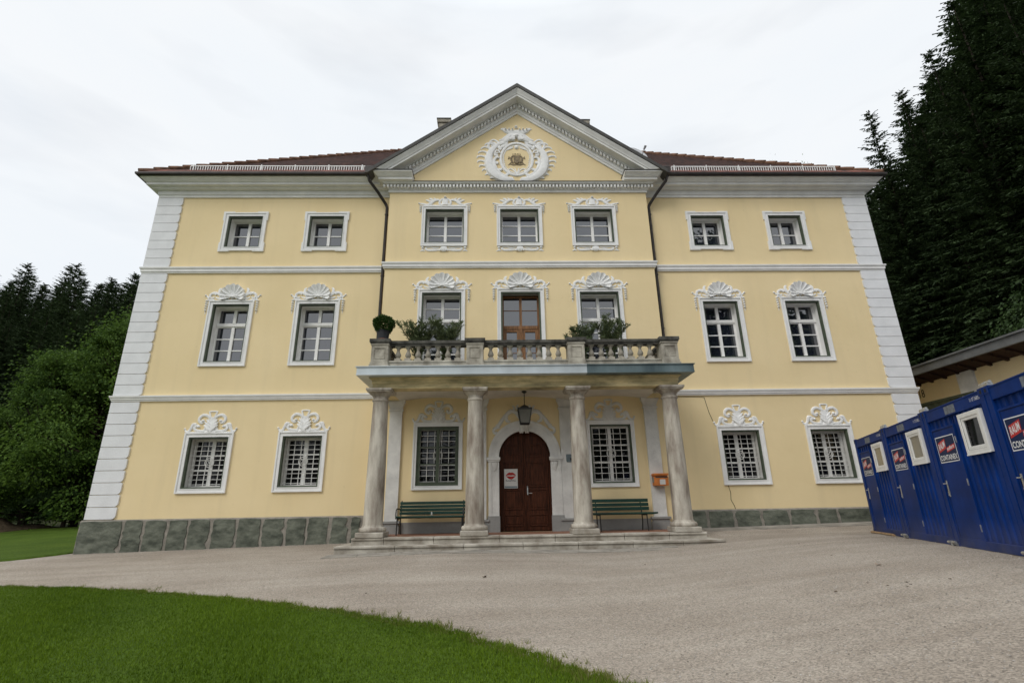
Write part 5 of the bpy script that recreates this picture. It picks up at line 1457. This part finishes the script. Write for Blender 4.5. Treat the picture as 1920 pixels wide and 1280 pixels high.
# wood on the left: the skyline row, real positions along the far edge of the lawn
LG = 'spruces in the dark wood on the left'
sk = [(-53.4,34,25.2),(-51.9,36,26.4),(-49.2,33,25.6),(-47.7,36,26.8),(-46.0,35,26.6),(-44.6,34,25.3),(-43.6,37,25.2),(-42.0,35,24.9),(-40.2,36,25.8),(-38.9,34,24.9)]
lab = ['at the left photo edge, its tip just inside the frame', 'second tip from the left photo edge', 'with a blunt bushy tip, third from the left edge', 'with the highest tip of the left skyline', 'just right of the highest tip on the left skyline', 'with a lower tip right of the tallest pair on the left', 'with a thin tip in the middle dip of the left skyline', 'left of the gap before the mansion, with a low tip', 'with a clear pointed tip close to the mansion roof edge', 'touching the mansion quoins on the left skyline']
for k, ((x, y, zt), lb) in enumerate(zip(sk, lab)):
    place(SPR, k % 3, x, y, zt, 'dark spruce ' + lb, LG, k*1.3, 1.1)
rr = random.Random(44)
n = 0
for row, (Y, lo, hi) in enumerate(((42, 522, 545), (47, 520, 540), (39, 528, 555), (30, 545, 600), (26, 575, 640), (22, 640, 720))):
    for k in range(11):
        px = -60 + 32*k + 9*row % 32 + rr.uniform(-9, 9)
        if px > 300: continue
        x, zt = rayY(px, rr.uniform(lo, hi), Y + rr.uniform(-1.2, 1.2))
        place(SPR, rr.randrange(4), x, Y, max(zt, 7), 'dark spruce deep in the left wood, below its skyline', LG, rr.uniform(0, 6), 1.25)
# wood on the right
RG = 'spruces in the dark wood on the right'
rs_ = [(23.9,11.3,25.4,1,.80,'short spruce with a ragged open top, standing alone just right of the mansion roof'), (24.6,9.4,25.3,0,.8,'narrow dark spruce stepping up the right skyline, first above the low ragged one'),
       (23.9,6.4,25.2,2,.80,'dark spruce with a knobbly tip, midway up the right skyline'), (24.5,4.9,27.2,0,.95,'tall spruce with a feathery pointed tip near the top of the photo on the right'),
       (26.6,4.2,30.5,2,1.0,'very tall spruce whose top is cut by the upper photo edge on the right'), (27.6,1.4,31,1,1.1,'huge spruce filling the upper right photo corner')]
for k, (x, y, zt, i, wd, lb) in enumerate(rs_): place(SPR, i, x, y, zt, lb, RG, k*.9+.4, wd)
for row, Y in enumerate((-1.5, 1.5, 4.5, 8, 11, 14.5, 18, 22, 26, 31)):
    for k in range(9):
        px = 1640 + 38*k + 17*row % 38 + rr.uniform(-10, 10)
        sky = 345 if px < 1665 else (250 if px < 1695 else (160 if px < 1735 else (90 if px < 1790 else -60)))
        x, zt = rayY(px, sky + rr.uniform(30, 110), Y)
        if x < 21.8 or x > 60: continue
        place(SPR, rr.randrange(3), x, Y, zt, 'dark spruce deep in the right wood, below its skyline', RG, rr.uniform(0, 6), 1.1)
for px, py, Y in ((1622,352,20),(1640,330,17),(1632,345,24),(1655,318,15),(1648,360,12),(1668,300,20),(1630,372,14),(1618,385,28)):
    x, zt = rayY(px, py, Y)
    place(SPR, rr.randrange(3), x, Y, zt, 'dark spruce deep in the right wood, below its skyline', RG, rr.uniform(0, 6), 1.15)
# broad-leaved trees
def broad_meshes(seed, H, R, n, base=.12, lsz=.30, squash=1.0):
    r = random.Random(seed); tr = MB(); cr = MB(); blobs = []
    tr.tube([(0,0,-.6),(.05,.05,H*.3),(-.1,.1,H*.6),(0,0,H*.85)], [.22*H/10,.17*H/10,.09*H/10,.03], 8)
    for k in range(72):
        u = base + (1-base)*((k+.5)/72); a = 2.4*k + r.uniform(-.5,.5); rad = R*math.sin(PI*min(1,(u*.82+.16)))**.8*r.uniform(.30,1.08)
        c = Vector((rad*math.cos(a), rad*math.sin(a), H*u*.93)); blobs.append((c, R*r.choice((.10,.14,.18,.22,.28))))
        tr.tube([(0,0,max(.3,c.z*.55)), tuple(c*.55+Vector((0,0,c.z*.30))), tuple(c)], [.07*H/10,.045*H/10,.015], 5)
    for k in range(n):
        c, b = blobs[r.randrange(len(blobs))]
        v = Vector((r.gauss(0,1), r.gauss(0,1), r.gauss(0,1))).normalized()*b*(r.random()**.33)
        v.z *= .58
        if r.random() < .16: v *= r.uniform(1.3, 2.1)
        p = c + v + Vector((0,0,-.12*abs(v.x)))
        d = Vector((v.x, v.y, r.uniform(-.5,.25))) + Vector((r.gauss(0,.4), r.gauss(0,.4), r.gauss(0,.25)))
        d.normalize(); L = lsz*r.uniform(.6,1.25)
        leaf_quads(cr, p, d, L, L*.62, r, r.uniform(.1,.5))
    return tr, cr
BRD = [proto_tree('broadleaf_tree', 'tree', *broad_meshes(51, 10, 4.2, 60000, .06, .125), M['bark'], M['leaf']),
       proto_tree('broadleaf_tree', 'tree', *broad_meshes(52, 10, 3.7, 55000, .10, .125), M['bark'], M['leaf']),
       proto_tree('broadleaf_tree', 'tree', *broad_meshes(53, 10, 4.4, 30000, .10, .2), M['bark'], M['leaf_dark'])]
BG = 'fresh green broad-leaved trees at the edge of the left wood'
place(BRD, 0, -21.6, 14.5, 13.6, 'tallest fresh green broad-leaved tree, its crown running behind the mansion corner', BG, .3, .92, 10)
place(BRD, 1, -25.4, 13.0, 10.2, 'fresh green broad-leaved tree stepping down from the tallest, left of the mansion corner', BG, 1.7, .95, 10)
place(BRD, 1, -23.6, 14.0, 11.9, 'fresh green broad-leaved tree wedged between the tallest one and the next lower', BG, 5.0, .9, 10)
place(BRD, 0, -28.4, 11.6, 7.0, 'lower fresh green broad-leaved tree over the bare earth bank', BG, 2.9, 1.05, 10)
place(BRD, 1, -32.2, 12.4, 5.0, 'lowest fresh green broad-leaved tree at the left photo edge', BG, 4.1, 1.15, 10)
place(BRD, 2, -23.0, 12.6, 4.6, 'dark bush under the green trees beside the back lawn', 'dark bushes at the foot of the left wood', .9, 1.15, 10)
place(BRD, 2, -19.0, 13.6, 4.4, 'dark bush close to the mansion corner at the foot of the green trees', 'dark bushes at the foot of the left wood', 2.2, 1.2, 10)
place(BRD, 2, 20.6, 2.4, 9.2, 'darker green broad-leaved tree rising over the outbuilding roof on the right', 'green trees above the outbuilding', 1.0, .75, 10)
place(BRD, 1, 20.9, 7.6, 7.4, 'small light green treetop showing just above the outbuilding roof beside the mansion', 'green trees above the outbuilding', 2.0, .6, 10)
place(BRD, 1, 30.2, 26.5, 34.0, 'distant rounded green treetop peeping over the right roof end', 'green treetops behind the right roof', .5, .30, 10)
place(BRD, 1, 26.4, 26.5, 33.2, 'tiny distant treetop left of the larger one over the right roof', 'green treetops behind the right roof', 2.5, .30, 10)
# trees across the drive behind the viewer: the windows mirror them
for k, (x, y, zt, i) in enumerate(((20,-31,28,2),(28,-33,21,2),(36,-30,20,0),(38,-38,22,2),(13,-46,12,2),(-14,-39,11,2))):
    place(BRD, i, x, y, zt, 'broad-leaved tree across the drive, mirrored in the windows', 'trees mirrored in the windows', k*1.1, 1.0, 10)

for k in range(26):
    place(SPR, k % 3, -52 + 4.1*k + rr.uniform(-1,1), -50 + rr.uniform(-3, 3), rr.uniform(10.5, 13.5), 'dark spruce of the far hedge across the drive, mirrored in the windows', 'spruces mirrored in the windows', k*1.3, 1.9)
# ------------------------------------------------------------------ grass, leaves on the gravel
def in_lawn(x, y):
    for (ax0, ay0), (ax1, ay1) in zip(ex[:-1], ex[1:]):
        if ax0 <= x < ax1: return y < ay0 + (ay1-ay0)*(x-ax0)/(ax1-ax0)
    return False
def blades(name, n, fx, fy, hmin, hmax, test, seed):
    r = random.Random(seed); V = []; F = []; k = 0
    while k < n:
        x, y = fx(r), fy(r); 
        if not test(x, y, r): continue
        k += 1
        z = g(x, y)+.03; a = r.uniform(0, 2*PI); h = r.uniform(hmin, hmax)*(.75+.5*math.sin(x*1.3+y*.7)**2); w = r.uniform(.003,.006); b = r.uniform(0, 2*PI); l = h*r.uniform(.2,.8)
        i = len(V); ca, sa = math.cos(a)*w, math.sin(a)*w
        V += [(x-ca, y-sa, z), (x+ca, y+sa, z), (x+math.cos(b)*l, y+math.sin(b)*l, z+h)]; F.append((i,i+1,i+2))
    me = bpy.data.meshes.new(name); me.from_pydata(V, [], F); me.materials.append(M['grass_blade'])
    o = bpy.data.objects.new(name, me); COL.objects.link(o); o['kind'] = 'stuff'; return tag(o, 'short mown grass blades of the lawns', 'grass')
def vis(x, y):
    px, py = pix(x, y, g(x, y)); return -900 < px < 2500 and py < 1800
blades('grass', 290000, lambda r: r.uniform(-15.5, 1.0), lambda r: -4.2 - 9.0*r.random()**.9, .016, .042, lambda x, y, r: in_lawn(x, y) and vis(x, y), 71)
# longer, thinner tufts that creep over the gravel edge
eg = [p for p in ex if -13 < p[0] < .9 and -13 < p[1]]
def edge_pt(r):
    i = r.randrange(len(eg)-1); t = r.random(); return eg[i][0]*(1-t)+eg[i+1][0]*t, eg[i][1]*(1-t)+eg[i+1][1]*t
V = []; F = []; r = random.Random(72)
for k in range(3600):
    x, y = edge_pt(r); o_ = r.gauss(-.06, .07) if r.random() < .93 else r.uniform(0,.3)*r.random(); x += o_*.5; y += o_
    for q in range(r.randint(4, 12)):
        a = r.uniform(0, 2*PI); h = r.uniform(.02,.065); b = r.uniform(0, 2*PI); xx = x+r.gauss(0,.02); yy = y+r.gauss(0,.02); z = g(xx,yy)
        i = len(V); V += [(xx-math.cos(a)*.004, yy-math.sin(a)*.004, z), (xx+math.cos(a)*.004, yy+math.sin(a)*.004, z), (xx+math.cos(b)*h*.6, yy+math.sin(b)*h*.6, z+h)]; F.append((i,i+1,i+2))
me = bpy.data.meshes.new('edge_grass'); me.from_pydata(V, [], F); me.materials.append(M['edge_blade'])
o = bpy.data.objects.new('edge_grass', me); COL.objects.link(o); tag(o, 'ragged grass tufts along the lawn edge', 'grass', kind='stuff')
# loose pebbles
V = []; F = []; r = random.Random(73)
for k in range(26000):
    x, y = r.uniform(-9, 8), -2.9 - 9.2*r.random()**.75
    if in_lawn(x, y) or not vis(x, y): continue
    s = r.uniform(.004,.010); z = g(x,y)+s*.3; i = len(V); a = r.uniform(0,2*PI)
    for q in range(3): V.append((x+s*math.cos(a+2.1*q)*r.uniform(.7,1.3), y+s*math.sin(a+2.1*q)*r.uniform(.7,1.3), z))
    V.append((x+r.gauss(0,s*.2), y+r.gauss(0,s*.2), z+s*r.uniform(.5,1.0))); F += [(i,i+1,i+3),(i+1,i+2,i+3),(i+2,i,i+3)]
me = bpy.data.meshes.new('gravel_stones'); me.from_pydata(V, [], F)
pm = bpy.data.materials.new('pebbles'); pm.use_nodes = True; t_ = pm.node_tree; gg = t_.nodes.new('ShaderNodeNewGeometry'); cr_ = t_.nodes.new('ShaderNodeValToRGB')
cr_.color_ramp.elements[0].color = (.16,.135,.11,1); cr_.color_ramp.elements[1].color = (.46,.43,.39,1)
t_.links.new(gg.outputs['Random Per Island'], cr_.inputs[0]); t_.links.new(cr_.outputs[0], t_.nodes['Principled BSDF'].inputs['Base Color']); t_.nodes['Principled BSDF'].inputs['Roughness'].default_value = .9
me.materials.append(pm); o = bpy.data.objects.new('gravel_stones', me); COL.objects.link(o); tag(o, 'loose pale pebbles of the gravel drive', 'gravel', kind='stuff')
# leaves and twigs
def dead_leaf(x, y, s, m, label, group=None):
    mb = MB(); a = rnd.uniform(0, 6.28); r = rnd
    n = 6; pts = []
    for k in range(n+1):
        u = k/n; w = .38*math.sin(PI*u)**.8
        pts.append((u-.5, w, .10*math.sin(PI*u)+.05*r.random()))
    i = 0
    for k in range(n):
        for sg in (1, -1):
            q = [pts[k], pts[k+1]]
            mb.face([(q[0][0]*s, 0, .02*s), (q[1][0]*s, 0, .02*s), (q[1][0]*s, sg*q[1][1]*s, (.02+q[1][2]*1.6)*s), (q[0][0]*s, sg*q[0][1]*s, (.02+q[0][2]*1.6)*s)])
    o = mb.build('fallen_leaf', M[m]); o.location = (x, y, g(x,y)+.004); o.rotation_euler = (rnd.uniform(-.2,.2), rnd.uniform(-.2,.2), a); tag(o, label, 'leaf', group)
dead_leaf(4.31, -8.04, .085, 'orange_leaf', 'bright orange fallen leaf alone on the gravel towards the right')
dead_leaf(-1.01, -6.05, .10, 'dead_leaf', 'dark curled fallen leaf lying alone in the middle of the drive')
for x, y in ((3.38,-9.11),(3.45,-9.4),(3.62,-9.46),(3.7,-9.32),(3.55,-9.52),(4.1,-9.5),(2.9,-9.2),(3.5,-6.4),(4.6,-6.6),(-2.7,-7.0),(2.0,-5.0),(5.4,-4.2)):
    dead_leaf(x+rnd.uniform(-.05,.05), y+rnd.uniform(-.05,.05), rnd.uniform(.025,.05), 'dead_leaf', 'small brown leaf scrap scattered on the gravel', 'brown leaf scraps on the gravel')
bpy.context.view_layer.update()
